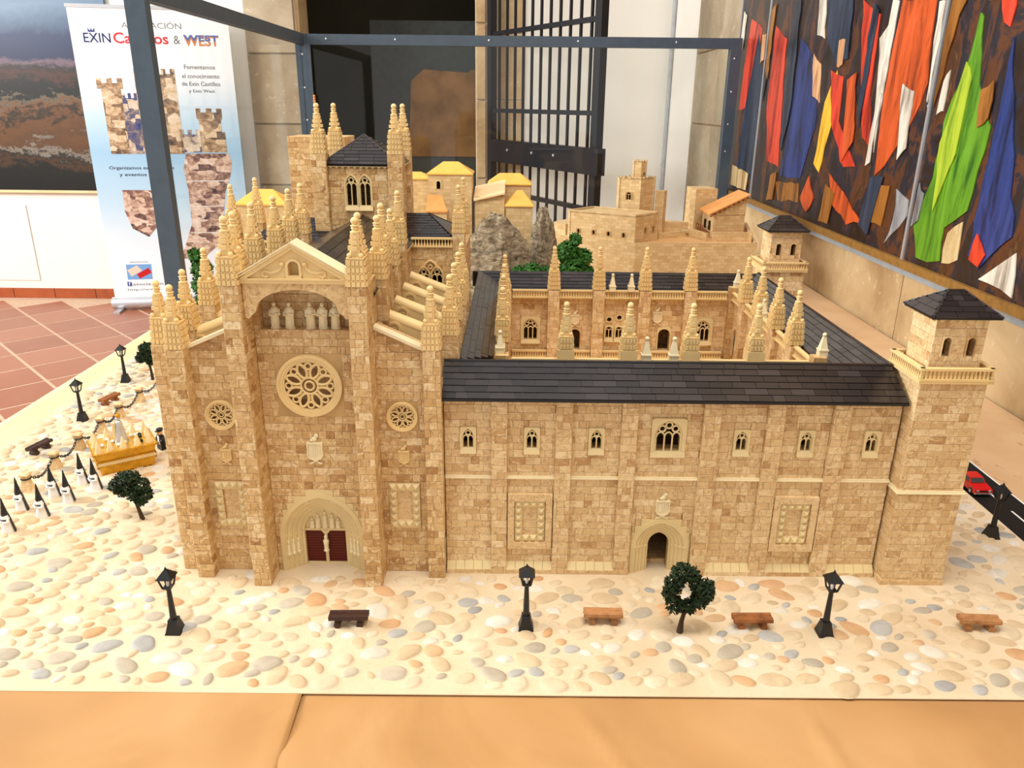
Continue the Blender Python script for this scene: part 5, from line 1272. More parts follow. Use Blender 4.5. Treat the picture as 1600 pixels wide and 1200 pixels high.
    # sunken court and low walls on the terrace
    for pts, z1 in (([(49, 262), (60, 268), (59.6, 269), (48.6, 263)], 19.4), ([(60, 268), (64, 258), (64.8, 258.4), (60.8, 269)], 20.2), ([(51, 279), (62, 277), (62.2, 278.2), (51.2, 280.2)], 21.0), ([(66, 257.5), (79.5, 258.5), (79.4, 259.4), (65.9, 258.4)], 20.6), ([(79, 257.5), (84.5, 283), (83.6, 283.2), (78, 258)], 20.4)):
        prism('low_wall', pts, 17.4, z1)
    gh = core(t, 'court_gatehouse', [(58, 61, 267.7, 271, 17.4, 19.4)], 'fort_uv'); arched_opening(gh, FRONT(267.6), 59.5, 17.5, .7, .9, .3, .2, 'court_door', 'fort_uv'); hollow(gh, [(58.5, 60.5, 269, 270.5, 17.6, 19.1)])
    prism('side_wing', [(12.5, 268), (17.6, 264.2), (26, 274), (20, 279)], 17.3, 21.8)
fortress()

def roof_hip(t, x0, x1, y0, y1, z, h, mat, over=.4, ridge=.35, name='roof'):
    mb = MB(); cx, cy = (x0 + x1) / 2, (y0 + y1) / 2; r = (x1 - x0) / 2 * ridge
    a = [(x0 - over, y0 - over, z), (x1 + over, y0 - over, z), (x1 + over, y1 + over, z), (x0 - over, y1 + over, z)]; p, q = (cx - r, cy, z + h), (cx + r, cy, z + h)
    mb.face([a[0], a[1], q, p]); mb.face([a[1], a[2], q]); mb.face([a[2], a[3], p, q]); mb.face([a[3], a[0], p]); mb.face(a)
    mb.box(x0 - over, x1 + over, y0 - over, y1 + over, z - .3, z)
    return part(mb, name, t, M[mat])
def village():
    def house(label, x0, x1, y0, y1, z0, z1, rh, mat, win=(), ridge=.35):
        t = thing('village_house', label, 'model house', ((x0 + x1) / 2, (y0 + y1) / 2, z0))
        w = core(t, 'wall', [(x0, x1, y0, y1, z0, z1)], 'fort_uv'); roof_hip(t, x0, x1, y0, y1, z1 + .3, rh, mat, .35, ridge)
        for (x, z, a) in win: arched_opening(w, FRONT(y0), x, z, a, 1.7, a, .25, 'arched_window', 'cream2')
        if win: hollow(w, [(x0 + 1.2, x1 - 1.2, y0 + 1.4, y1 - 1.2, z1 - 12, z1 - .6)])
        return t
    house('tall stone model house with yellow hipped roof, highest beside the crossing tower', -24.3, -12.0, 224.5, 234, 0, 41.0, 3.0, 'yellow_roof', [(-21.4, 37.0, .55)])
    t = house('narrow stone model house with yellow hipped roof standing against grey rock', -2.2, 5.4, 224, 231, 0, 32.4, 4.0, 'yellow_roof', (), .2)
    house('low model house with yellow roof and dark eaves line behind the cream-roofed hall', -7.6, 5.0, 236, 246, 0, 37.2, 2.8, 'yellow_roof', (), .5)
    t = thing('village_house', 'stone model hall with sloping cream roof between the two yellow-roofed houses', 'model house', (-7, 228, 0))
    core(t, 'wall', [(-11.2, -2.7, 225, 234, 0, 34.0)], 'fort_uv')
    mb = MB(); mb.ext([(-11.5, 224.2, 33.8), (-2.6, 224.2, 35.8), (-2.6, 224.2, 36.3), (-11.5, 224.2, 34.3)], (0, 11, 2.6)); part(mb, 'roof', t, M['cream_roof'])
    mb = MB(); mb.box(-11.2, -2.7, 225.2, 233.8, 34, 35); part(mb, 'upper_wall', t, M['fort_uv'], uv=True)
    house('low stone model house with yellow roof close behind the transept', -34, -25.2, 236, 244, 0, 38.6, 1.6, 'yellow_roof')
    t = house('small stone model house with yellow roof seen through the pinnacles beside the banner', -71, -58.0, 200, 208, 0, 35.0, 3.4, 'yellow_roof')
    t = thing('yellow_lean_to', 'little yellow lean-to roof on stone base in front of the tall model house', 'model house', (-21.5, 219, 0))
    core(t, 'wall', [(-24.2, -18.6, 217, 224, 0, 31.5)], 'fort_uv')
    mb = MB(); mb.ext([(-24.4, 216.6, 31.5), (-18.4, 216.6, 31.5), (-20.4, 223.8, 34.9), (-24.4, 223.8, 35.2)], (0, 0, .4)); part(mb, 'roof', t, M['orange_roof'])
village()

def rock(c, r, seed, label):
    bm = bmesh.new(); bmesh.ops.create_icosphere(bm, subdivisions=5, radius=1.0)
    for v in bm.verts:
        p = v.co.copy(); q = p * 1.5 + Vector((seed, 0, 0))
        d = .86 + .07 * noise.ridged_multi_fractal(q, 1.0, 2.1, 5, 1.0, 2.0) + .12 * noise.noise(q * 2) + .07 * noise.noise(q * 5) + .04 * noise.noise(q * 11)
        v.co = Vector((c[0] + p.x * r[0] * d, c[1] + p.y * r[1] * d, c[2] + p.z * r[2] * d))
        if v.co.z < 0.0: v.co.z = 0.0
        v.co = (v.co - Vector((c[0], c[1], 0))) * S
    me = bpy.data.meshes.new('rock'); bm.to_mesh(me); bm.free(); me.materials.append(M['rock']); me.shade_smooth(); me.set_sharp_from_angle(angle=radians(28))
    o = link('rock', me, None, (c[0], c[1], 0)); tag(o, label, 'rock', 'rocks below the village')
rock((-4.6, 206, 13), (10, 8.5, 20), 3.0, 'broad grey craggy rock rising in front of the cream-roofed hall')
rock((8.2, 216, 13), (4.6, 7, 20.5), 8.0, 'slim grey craggy rock standing right against the narrow yellow-roofed house')

def foliage(mb, clumps, n, size, seed, m=0):
    rr = random.Random(seed)
    tot = sum(c[3] ** 2 for c in clumps)
    for (x, y, z, r) in clumps:
        for _ in range(int(n * r * r / tot)):
            d = Vector((rr.gauss(0, 1), rr.gauss(0, 1), rr.gauss(0, 1))).normalized() * r * rr.uniform(.45, 1.0) ** .5
            c = Vector((x, y, z)) + d; u = Vector((rr.gauss(0, 1), rr.gauss(0, 1), rr.gauss(0, 1))).normalized(); w = u.cross(d + Vector((.01, .02, .3))).normalized(); s_ = size * rr.uniform(.6, 1.3)
            nn = u.cross(w) * .25 * s_
            mb.face([c - u * s_, c - w * s_ * .55 + nn, c + u * s_]); mb.face([c - u * s_, c + u * s_, c + w * s_ * .55 + nn])
def tree(name, label, base, trunk, clumps, n, size, seed, mat='leaf', cat='tree'):
    t = thing(name, label, cat, base)
    mb = MB()
    for path, r in trunk: mb.tube([(base[0] + p[0], base[1] + p[1], base[2] + p[2]) for p in path], r, 7)
    part(mb, 'trunk', t, M['bark'], 50)
    mb = MB(); foliage(mb, [(base[0] + c[0], base[1] + c[1], base[2] + c[2], c[3]) for c in clumps], n, size, seed)
    me = mb.mesh('foliage', M[mat], base, normals=False); o = link('foliage', me, t); return t
tree('model_tree', 'dark green model tree with a ring-shaped crown between two brown benches', (20.5, 77.3, GZ), [([(0, 0, 0), (.1, 0, 1.6), (.35, 0, 3.0)], [.42, .28, .24]), ([(.3, 0, 2.6), (-.8, .1, 4.0), (-1.3, 0, 6.0)], [.2, .15, .1]), ([(.3, 0, 2.6), (1.6, .1, 4.0), (2.4, 0, 5.4)], [.2, .15, .1]), ([(-1.2, 0, 6.0), (0, 0, 8)], [.1, .06])],
     [(-.9, 0, 3.9, 1.1), (.9, 0, 3.8, 1.05), (-1.35, .2, 5.3, 1.15), (-1.2, 0, 6.8, 1.2), (-.4, 0, 8.2, 1.35), (.9, .1, 8.0, 1.0), (1.5, 0, 6.7, 1.0), (2.6, 0, 5.6, 1.2), (2.0, .2, 4.5, 1.2), (2.9, 0, 6.6, .8)], 2600, .3, 1)
tree('model_tree', 'dark green model tree with a ragged spreading crown beside the hooded procession', (-55.6, 102.5, GZ), [([(0, 0, 0), (-.3, 0, 1.5), (-.6, 0, 3.0)], [.36, .28, .24]), ([(-.6, 0, 2.8), (-2, 0, 4.8)], [.2, .1]), ([(-.6, 0, 2.8), (.6, 0, 4.5)], [.2, .1])],
     [(-3.0, 0, 5.6, 1.2), (-2.0, .3, 6.6, 1.25), (-.6, 0, 6.9, 1.25), (.6, .2, 5.6, 1.3), (1.1, 0, 4.3, 1.1), (-.4, 0, 4.4, 1.3), (-2.4, 0, 4.6, .9), (.2, 0, 3.4, 1.0), (-1.2, 0, 5.6, 1.2)], 2600, .3, 2)
tree('model_tree', 'small dark green model tree at the chain end beside the church wall', (-81.4, 164.5, GZ), [([(0, 0, 0), (-.1, 0, 2.4), (-.5, 0, 5)], [.36, .28, .24])],
     [(-1.2, 0, 5.8, 1.5), (.6, 0, 6.0, 1.4), (-.6, 0, 7.4, 1.5), (.8, 0, 7.6, 1.2), (-2.2, 0, 5.0, 1.1), (.2, 0, 4.6, 1.2)], 2200, .34, 3)
def bush(label, base, clumps, n, size, seed, mat):
    t = thing('model_bush', label, 'bush', base, 'bushes behind the models'); mb = MB(); mb.tube([(base[0], base[1], 0), (base[0], base[1], clumps[0][2] + base[2])], .4, 6); part(mb, 'stem', t, M['bark'])
    mb = MB(); foliage(mb, [(base[0] + c[0], base[1] + c[1], base[2] + c[2], c[3]) for c in clumps], n, size, seed); link('foliage', mb.mesh('foliage', M[mat], base, normals=False), t)
bush('tall leafy green bush between grey rock and fortress wall', (15.5, 200, 0), [(0, 0, 20, 3.6), (-1.5, 0, 24, 3.0), (.5, 0, 27.2, 1.7), (3.0, 0, 18, 3.0), (-3, 0, 17, 3.0), (2.5, 0, 22.5, 2.5)], 2600, .75, 5, 'leaf2')
bush('low dark bush at the foot of the grey rock', (4.8, 195, 0), [(0, 0, 19.5, 2.6), (-3.2, 0, 19, 2.4), (3, 0, 18.6, 2.6)], 1200, .65, 6, 'leaf2')
bush('green bush beside the grey case post, behind the left pinnacles', (-84, 205, 0), [(0, 0, 13, 3.0), (.5, 0, 17.5, 3.0), (1, 0, 9, 3), (-.6, 0, 21, 2.2)], 2000, .6, 7, 'leaf2')

# ------------------------------------------------------------------ street furniture on the mat
def lamp(loc, label):
    t = thing('street_lamp', label, 'lamp post', loc, 'model street lamps'); x, y, z = loc
    mb = MB(); mb.frus(x, y, .92, .92, z, .85, .85, z + .25); mb.frus(x, y, .82, .82, z + .25, .5, .5, z + 1.7); mb.frus(x, y, .55, .55, z + 1.7, .48, .48, z + 1.85); part(mb, 'base', t, M['black'])
    mb = MB(); mb.lathe(x, y, [(.4, z + 1.85), (.26, z + 5.9), (.42, z + 6.0), (.42, z + 6.15)], 10); part(mb, 'pole', t, M['black'], 40)
    mb = MB(); mb.frus(x, y, .46, .46, z + 6.1, .5, .5, z + 6.3); 
    for sx in (-1, 1):
        for sy in (-1, 1):
            mb.tube([(x + sx * .46, y + sy * .46, z + 6.25), (x + sx * .72, y + sy * .72, z + 7.6)], .12, 5)
    mb.frus(x, y, .78, .78, z + 7.5, .78, .78, z + 7.62); ln = part(mb, 'lantern_cage', t, M['black'])
    mb = MB(); mb.lathe(x, y, [(.14, z + 6.3), (.2, z + 6.7), (.12, z + 7.2), (0, z + 7.3)], 8); part(mb, 'bulb', ln, M['white'], 40)
    mb = MB(); mb.frus(x, y, .95, .95, z + 7.6, .16, .16, z + 8.55); mb.sphere((x, y, z + 8.65), .16, 8, 5); mb.lathe(x, y, [(.1, z + 8.7), (0, z + 9.0)], 6); part(mb, 'roof', t, M['black'])
for loc, lb in (((-39.9, 76.5, GZ), 'black lamp post on the cobbles before the left facade pier'), ((2.0, 77.9, GZ), 'black lamp post on the cobbles before the cloister front, by the pale bench'),
                ((37.9, 77.3, GZ), 'black lamp post on the cobbles between the two brown log benches'), ((71.2, 100.1, GZ), 'black lamp post at the edge of the black road'),
                ((-84.6, 140.4, GZ), 'black lamp post between the dark bench and the reddish bench along the table edge'), ((-86.8, 163, GZ), 'black lamp post behind the reddish bench near the little tree')): lamp(loc, lb)
def bench(loc, rot, mat, label, seed):
    t = thing('log_bench', label, 'bench', loc, 'model log benches'); t.rotation_euler = (0, 0, rot)
    rr = random.Random(seed); x, y, z = loc
    mb = MB(Matrix.Translation(loc)); A = []
    for k in range(9):
        u = -2.35 + 4.7 * k / 8; A.append((u, rr.uniform(-.06, .06), 1.35 + rr.uniform(-.04, .04)))
    for (yy, r) in ((-.45, .36), (.42, .38)): mb.tube([(a[0], a[1] + yy, a[2]) for a in A], [r * rr.uniform(.92, 1.08) for _ in A], 7)
    mb.box(-2.35, 2.35, -.75, .75, 1.25, 1.6); mb.T = None; part(mb, 'seat', t, mat, 30)
    for sx in (-1, 1):
        mb = MB(Matrix.Translation(loc)); mb.tube([(sx * 1.35, -.72, .42), (sx * 1.35, .72, .42)], [.42, .44], 9); mb.box(sx * 1.35 - .3, sx * 1.35 + .3, -.6, .6, .5, 1.3); mb.T = None; part(mb, 'leg', t, mat, 30)
bench((-19.4, 78.0, GZ), .03, M['wood3'], 'dark brown log bench on the cobbles before the red-doored portal', 1)
bench((11.4, 79.0, GZ), -.02, M['wood2'], 'pale brown log bench between lamp post and ring-crowned tree', 2)
bench((29.4, 78.3, GZ), .02, M['wood'], 'reddish brown log bench between ring-crowned tree and lamp post', 3)
bench((57.0, 78.5, GZ), -.04, M['wood2'], 'brown log bench on the cobbles before the corner tower', 4)
bench((-84.6, 126, GZ), 1.35, M['wood3'], 'dark brown log bench by the pale paper strip, beside the chain posts', 5)
bench((-83.8, 149.8, GZ), 1.3, M['wood'], 'reddish log bench by the pale paper strip, between two lamp posts', 6)
BY = [111.2, 119.3, 127.1, 134.9, 142.2, 151.0, 161.5]
ORD = ['first', 'second', 'third', 'fourth', 'fifth', 'sixth']
def bollards():
    mb = MB(); mb.frus(0, 0, .78, .78, 0, .46, .46, 2.2); mb.frus(0, 0, .52, .52, 2.2, .52, .52, 2.4); mb.frus(0, 0, .44, .44, 2.4, .78, .78, 3.0); mb.frus(0, 0, .78, .78, 3.0, .5, .5, 3.2); me = mb.mesh('post', M['brick_pale'])
    rb = MB(); rb.tube([(.72 * cos(2 * pi * k / 14), .72 * sin(2 * pi * k / 14), 2.25) for k in range(14)], .12, 6, 0, True); rm = rb.mesh('chain_collar', M['black'], smooth=50)
    for y in BY[:-1]:
        t = thing('stone_bollard', 'cream stone bollard, ' + ORD[5 - BY.index(y)] + ' of the chained row counted from the small tree', 'bollard', (-78, y, GZ), 'chained bollards'); link('post', me, t); link('chain_collar', rm, t)
    for a, b in zip(BY, BY[1:]):
        mb = MB(); L = b - a - 1.6; n = 13
        for k in range(n):
            u = (k + .5) / n; y = a + .8 + L * u; z = GZ + 2.2 - 1.35 * (1 - (2 * u - 1) ** 2); dz = 1.35 * 4 * (2 * u - 1) / L; d = Vector((0, 1, dz)).normalized(); e = Vector((1, 0, 0)) if k % 2 else d.cross(Vector((1, 0, 0)))
            mb.tube([Vector((-78, y, z)) + d * (.42 * cos(2 * pi * j / 8)) + e * (.22 * sin(2 * pi * j / 8)) for j in range(8)], .075, 5, 0, True)
        o = solo(mb, 'chain', M['black'], (-78, (a + b) / 2, GZ + .8), ('black chain swag from the first cream bollard towards the small tree' if b == BY[-1] else 'black chain swag between the %s and %s bollards counted from the small tree' % (ORD[4 - BY.index(a)], ORD[5 - BY.index(a)])), 'chain', 'chains between the bollards', 50); 
bollards()

# ------------------------------------------------------------------ procession
def penitents():
    B = MB(); B.lathe(0, 0, [(.95, 0), (.9, .4), (.72, 1.3), (.62, 2.0), (.66, 2.3), (.5, 2.75), (.3, 2.95)], 12, 0, 1, .85); B.tube([(-.55, 0, 2.5), (-.8, -.3, 1.9), (-.2, -.62, 1.7)], [.24, .24, .16], 7); B.tube([(.55, 0, 2.5), (.8, -.3, 1.9), (.2, -.62, 1.75)], [.24, .24, .16], 7)
    body = B.mesh('robe', M['white'], smooth=50)
    H = MB(); H.lathe(0, 0, [(.42, 2.6), (.5, 2.95), (.4, 3.5), (.22, 4.5), (.07, 5.5), (0, 5.6)], 10); hood = H.mesh('pointed_hood', M['black'], smooth=60)
    K = MB()
    for i in range(8):
        a0, a1 = radians(15 + 150 * i / 8), radians(15 + 150 * (i + 1) / 8)
        K.ext([(1.12 * cos(a0), 1.0 * sin(a0), .05), (1.12 * cos(a1), 1.0 * sin(a1), .05), (.56 * cos(a1), .5 * sin(a1), 2.85), (.56 * cos(a0), .5 * sin(a0), 2.85)], (.0, .06, 0))
    cape = K.mesh('cape', M['black']); L = MB(); L.lathe(0, 0, [(.64, 2.0), (.7, 2.05), (.7, 2.2), (.64, 2.25)], 12, 0, 1, .87); belt = L.mesh('sash', M['black'])
    for i, (x, y) in enumerate(((-73.5, 98.6), (-75.4, 105), (-71.1, 103.1), (-72.9, 109.5), (-69.6, 107.7), (-70.7, 114), (-67.5, 112))):
        t = thing('penitent_figurine', 'white-robed figurine in pointed black hood, ' + ('fourth and last of the file on the tree side', 'third and last of the file beside the chain', 'third of the file on the tree side', 'second of the file beside the chain', 'second of the file on the tree side', 'first of the file beside the chain', 'first of the file on the tree side')[i], 'figurine', (x, y, GZ), 'hooded procession figurines'); t.rotation_euler = (0, 0, radians(random.uniform(-30, -12)))
        for nm, me in (('robe', body), ('pointed_hood', hood), ('cape', cape), ('sash', belt)): link(nm, me, t)
penitents()
def float_():
    c = (-67.0, 121.2, GZ); rot = radians(35)
    t = thing('procession_float', 'gilded two-tier procession float with cream cones and silver robed figure', 'float', c); t.rotation_euler = (0, 0, rot)
    T = Matrix.Translation(c)
    def P(mb, name, mat, sm=0, par=None): mb.T = None; return part(mb, name, par or t, M[mat], sm)
    mb = MB(T); mb.frus(0, 0, 4.1, 2.9, .25, 4.4, 3.2, 1.9); lo = P(mb, 'lower_tier', 'gold')
    mb = MB(T); mb.frus(0, 0, 4.5, 3.3, 1.9, 4.6, 3.4, 2.5); P(mb, 'cream_band', 'cream2')
    mb = MB(T); mb.frus(0, 0, 4.3, 3.1, 2.5, 4.7, 3.5, 4.0); mb.box(-4.85, 4.85, -3.65, 3.65, 4.0, 4.3); up = P(mb, 'upper_tier', 'gold')
    for nm, z, a, b, par in (('gilt_beading', 4.15, 4.9, 3.7, up), ('gilt_beading', 2.55, 4.5, 3.3, up), ('gilt_beading', 1.75, 4.5, 3.3, lo)):
        mb = MB(T)
        for k in range(22):
            u = -a + 2 * a * k / 21
            for s_ in (-1, 1): mb.sphere((u, s_ * b, z), .17, 6, 4)
        for k in range(15):
            u = -b + 2 * b * k / 14
            for s_ in (-1, 1): mb.sphere((s_ * a, u, z), .17, 6, 4)
        P(mb, nm, 'gold', 0, par)
    mb = MB(T)
    for k in range(9):
        u = -3.9 + 7.8 * k / 8
        for s_ in (-1, 1): mb.ext([(u - .35, s_ * 3.0, .25), (u + .35, s_ * 3.0, .25), (u, s_ * 3.0, -.0)], (0, .15, 0))
    P(mb, 'scalloped_fringe', 'gold')
    for (x, y) in ((-4, -2.8), (-2.2, -2.6), (-.2, -2.8), (2.0, -2.7), (3.9, -2.5), (-4, 2.6), (-2, 2.6), (.2, 2.7), (2.2, 2.6), (4, 2.6), (-4.1, 0), (4.1, .2)):
        mb = MB(T); mb.lathe(x, y, [(.62, 4.3), (.58, 4.5), (.1, 6.3), (0, 6.4)], 10); P(mb, 'cone', 'cream2', 40)
    rr = random.Random(4)
    for i in range(22):
        mb = MB(T); x, y = rr.uniform(-3.6, 3.6), rr.uniform(-2.2, 2.2); mb.sphere((x, y, 4.5), .34, 7, 5); P(mb, 'flower', 'leaf' if i % 3 == 0 else 'white', 50)
    mb = MB(T); mb.lathe(0, 0, [(1.15, 4.3), (.9, 5.6), (.6, 7.2), (.5, 8.0), (.2, 8.3)], 12); mb.sphere((0, 0, 8.6), .38, 9, 6); fg = P(mb, 'robed_figure', 'silver', 50)
    mb = MB(T); mb.lathe(0, 0, [(.42, 8.9), (.5, 9.3), (.1, 9.5), (.1, 9.8), (0, 9.9)], 9); P(mb, 'crown', 'gold', 30, fg)
    mb = MB(T); mb.tube([(-.9, 0, 5.0), (-.9, .0, 8.0)], .3, 7); P(mb, 'tall_candle', 'cream2', 40)
float_()
def toy_person(loc, rot, label):
    t = thing('person', label, 'figurine', loc, 'small figurines behind the float'); t.rotation_euler = (0, 0, rot); T = Matrix.Translation(loc)
    mb = MB(T)
    for s_ in (-1, 1): mb.frus(s_ * .45, -.05, .4, .5, 0, .4, .42, 1.35)
    mb.frus(0, 0, .86, .45, 1.3, .6, .38, 2.75)
    for s_ in (-1, 1): mb.tube([(s_ * .72, 0, 2.6), (s_ * 1.05, -.15, 2.0), (s_ * .85, -.6, 1.55)], [.26, .25, .2], 7)
    mb.lathe(0, 0, [(.2, 2.7), (.2, 2.85)], 8); mb.T = None; part(mb, 'suit', t, M['black'])
    mb = MB(T); mb.ext([(-.28, -.47, 1.5), (.28, -.47, 1.5), (.3, -.42, 2.7), (-.3, -.42, 2.7)], (0, -.05, 0)); mb.T = None; part(mb, 'shirt_front', t, M['white'])
    mb = MB(T); mb.lathe(0, 0, [(.3, 2.82), (.46, 2.95), (.48, 3.5), (.36, 3.7)], 12); mb.sphere((0, -.5, 3.22), .09, 6, 4); mb.sphere((-.17, -.46, 3.36), .05, 6, 4); mb.sphere((.17, -.46, 3.36), .05, 6, 4)
    for s_ in (-1, 1): mb.sphere((s_ * .85, -.7, 1.5), .2, 7, 5); mb.sphere((s_ * .49, 0, 3.25), .1, 6, 4)
    mb.T = None; part(mb, 'head', t, M['skin'], 40)
    mb = MB(T); mb.lathe(0, 0, [(.5, 3.5), (.55, 3.7), (.62, 3.95), (.3, 4.1), (0, 4.1)], 12); mb.ext([(-.4, -.4, 3.58), (.4, -.4, 3.58), (.3, -.8, 3.5), (-.3, -.8, 3.5)], (0, 0, .08)); mb.T = None; part(mb, 'cap', t, M['black'], 40)
toy_person((-63.5, 127.8, GZ), radians(-40), 'small figurine in black suit and peaked cap standing behind the gold float')
toy_person((-60.6, 125.9, GZ), radians(-40), 'small black-suited figurine half hidden by the church corner')
def car():
    c = (77.1, 115.8, .36); t = thing('toy_car', 'small red toy sedan with chrome bumper on the black road', 'car', c)
    def P(mb, n, m, sm=0, par=None): return part(mb, n, par or t, M[m], sm)
    x, y, z = c; w = 1.42
    prof = [(-3.2, .5), (-3.25, 1.0), (-3.05, 1.3), (-1.3, 1.5), (2.6, 1.5), (3.1, 1.35), (3.2, .6), (3.1, .4), (-3.1, .4)]
    mb = MB(); mb.ext([(x - w, y + a, z + b) for a, b in prof], (2 * w, 0, 0)); P(mb, 'body', 'red')
    cab = [(-1.35, 1.48), (-.65, 2.3), (1.35, 2.35), (2.2, 1.48)]
    mb = MB()
    n = [(x - w * .92, y + a, z + b) for a, b in cab]; q = [(x + w * .92, y + a, z + b) for a, b in cab]
    n = [(p[0] + (.2 if p[2] > z + 2 else 0), p[1], p[2]) for p in n]; q = [(p[0] - (.2 if p[2] > z + 2 else 0), p[1], p[2]) for p in q]
    mb.face(n); mb.face(q[::-1])
    for k in range(4): mb.face([n[k], q[k], q[(k + 1) % 4], n[(k + 1) % 4]])
    cb = P(mb, 'cabin', 'red')
    mb = MB(); mb.ext([(x - 1.12, y - 1.3, z + 1.56), (x + 1.12, y - 1.3, z + 1.56), (x + .98, y - .74, z + 2.2), (x - .98, y - .74, z + 2.2)], (0, -.05, .03)); P(mb, 'windscreen', 'carglass', 0, cb)
    for s_ in (-1, 1):
        mb = MB(); X = x + s_ * (w * .92 - .02); mb.ext([(X, y - 1.0, z + 1.58), (X, y + .4, z + 1.58), (X - s_ * .17, y + .3, z + 2.22), (X - s_ * .17, y - .55, z + 2.22)], (s_ * .04, 0, 0)); P(mb, 'side_window', 'carglass', 0, cb)
        for yy in (-2.0, 2.0):
            mb = MB(Matrix.Translation((x + s_ * (w - .12), y + yy, z + .52)) @ Matrix.Rotation(pi / 2, 4, 'Y')); mb.lathe(0, 0, [(0, -.2), (.52, -.2), (.52, .2), (0, .2)], 14); mb.T = None; wh = P(mb, 'wheel', 'black')
            mb = MB(Matrix.Translation((x + s_ * (w + .09), y + yy, z + .52)) @ Matrix.Rotation(pi / 2, 4, 'Y')); mb.lathe(0, 0, [(0, -.03), (.28, -.03), (.26, .03), (0, .05)], 12); mb.T = None; P(mb, 'hubcap', 'chrome', 0, wh)
        mb = MB(Matrix.Translation((x + s_ * .95, y - 3.22, z + .98)) @ Matrix.Rotation(pi / 2, 4, 'X')); mb.lathe(0, 0, [(.24, -.05), (.24, .05), (0, .1)], 12); mb.T = None; P(mb, 'headlamp', 'chrome')
    for yy in (-3.3, 3.22): mb = MB(); mb.box(x - w, x + w, y + yy - .06, y + yy + .1, z + .45, z + .68); P(mb, 'bumper', 'chrome')
    mb = MB(); mb.box(x - .65, x + .65, y - 3.28, y - 3.2, z + .85, z + 1.1); P(mb, 'grille', 'black')
car()

# ------------------------------------------------------------------ glass case behind the models
def case():
    t = thing('glass_case', 'tall clear panes in a grey-blue metal frame around the back of table', 'display case', (0, 300, 0))
    X0, X1, Y0, Y1, Z = -96.3, 99.0, 217, 379, 88.5
    def bar(n, *b): mb = MB(); mb.box(*b); return part(mb, n, t, M['frame'])
    p1 = bar('post', X0 - 2.6, X0 + 2.6, Y0 - 1.6, Y0 + 1.6, 0, Z); p2 = bar('post', X0 - 2.4, X0 + 2.4, Y1 - 2.4, Y1 + 2.4, 0, Z); p3 = bar('post', X1 - 2.4, X1 + 2.4, Y1 - 2.4, Y1 + 2.4, 0, Z)
    bar('corner_strip', X0 + 2.6, X0 + 4.2, Y1 - 3, Y1 - 2, 0, Z - 4)
    r1 = bar('top_rail', X0 - 1.6, X0 + 1.6, Y0 + 1.6, Y1 - 2.4, Z - 4.4, Z); r2 = bar('top_rail', X0 + 2.4, X1 - 2.4, Y1 - 1.6, Y1 + 1.6, Z - 4.4, Z)
    bar('bottom_rail', X0 - 1.6, X0 + 1.6, Y0 + 1.6, Y1 - 2.4, 0, 3.4); bar('bottom_rail', X0 + 2.4, X1 - 2.4, Y1 - 1.6, Y1 + 1.6, 0, 3.4)
    mb = MB(); mb.box(X0 - .3, X0 + .3, Y0 + 1.6, Y1 - 2.4, 3.4, Z - 4.4); part(mb, 'pane', t, M['glass'])
    mb = MB(); mb.box(X0 + 2.4, X1 - 2.4, Y1 - .3, Y1 + .3, 3.4, Z - 4.4); part(mb, 'pane', t, M['glass'])
    sc = MB(); sc.lathe(0, 0, [(.45, 0), (.4, .25), (0, .35)], 8); me = sc.mesh('screw', M['screw'])
    for x in (-85, -54, -12, 28, 72): link('screw', me, r2, (x, Y1 - 1.6 - 300, Z - 2.0), (pi / 2, 0, 0))
    for z in (80, 66, 52, 40):
        link('screw', me, p3, (X1 - .5, Y1 - 2.4 - 300, z), (pi / 2, 0, 0)); link('screw', me, p2, (X0 + .5, Y1 - 2.4 - 300, z), (pi / 2, 0, 0))
    mb = MB()
    for k in range(5): mb.sphere((X0 + 4.6, Y1 - 3.2, 58 + 1.1 * k), .6, 7, 5)
    part(mb, 'orange_tie', t, M['orange_roof'], 40)
case()

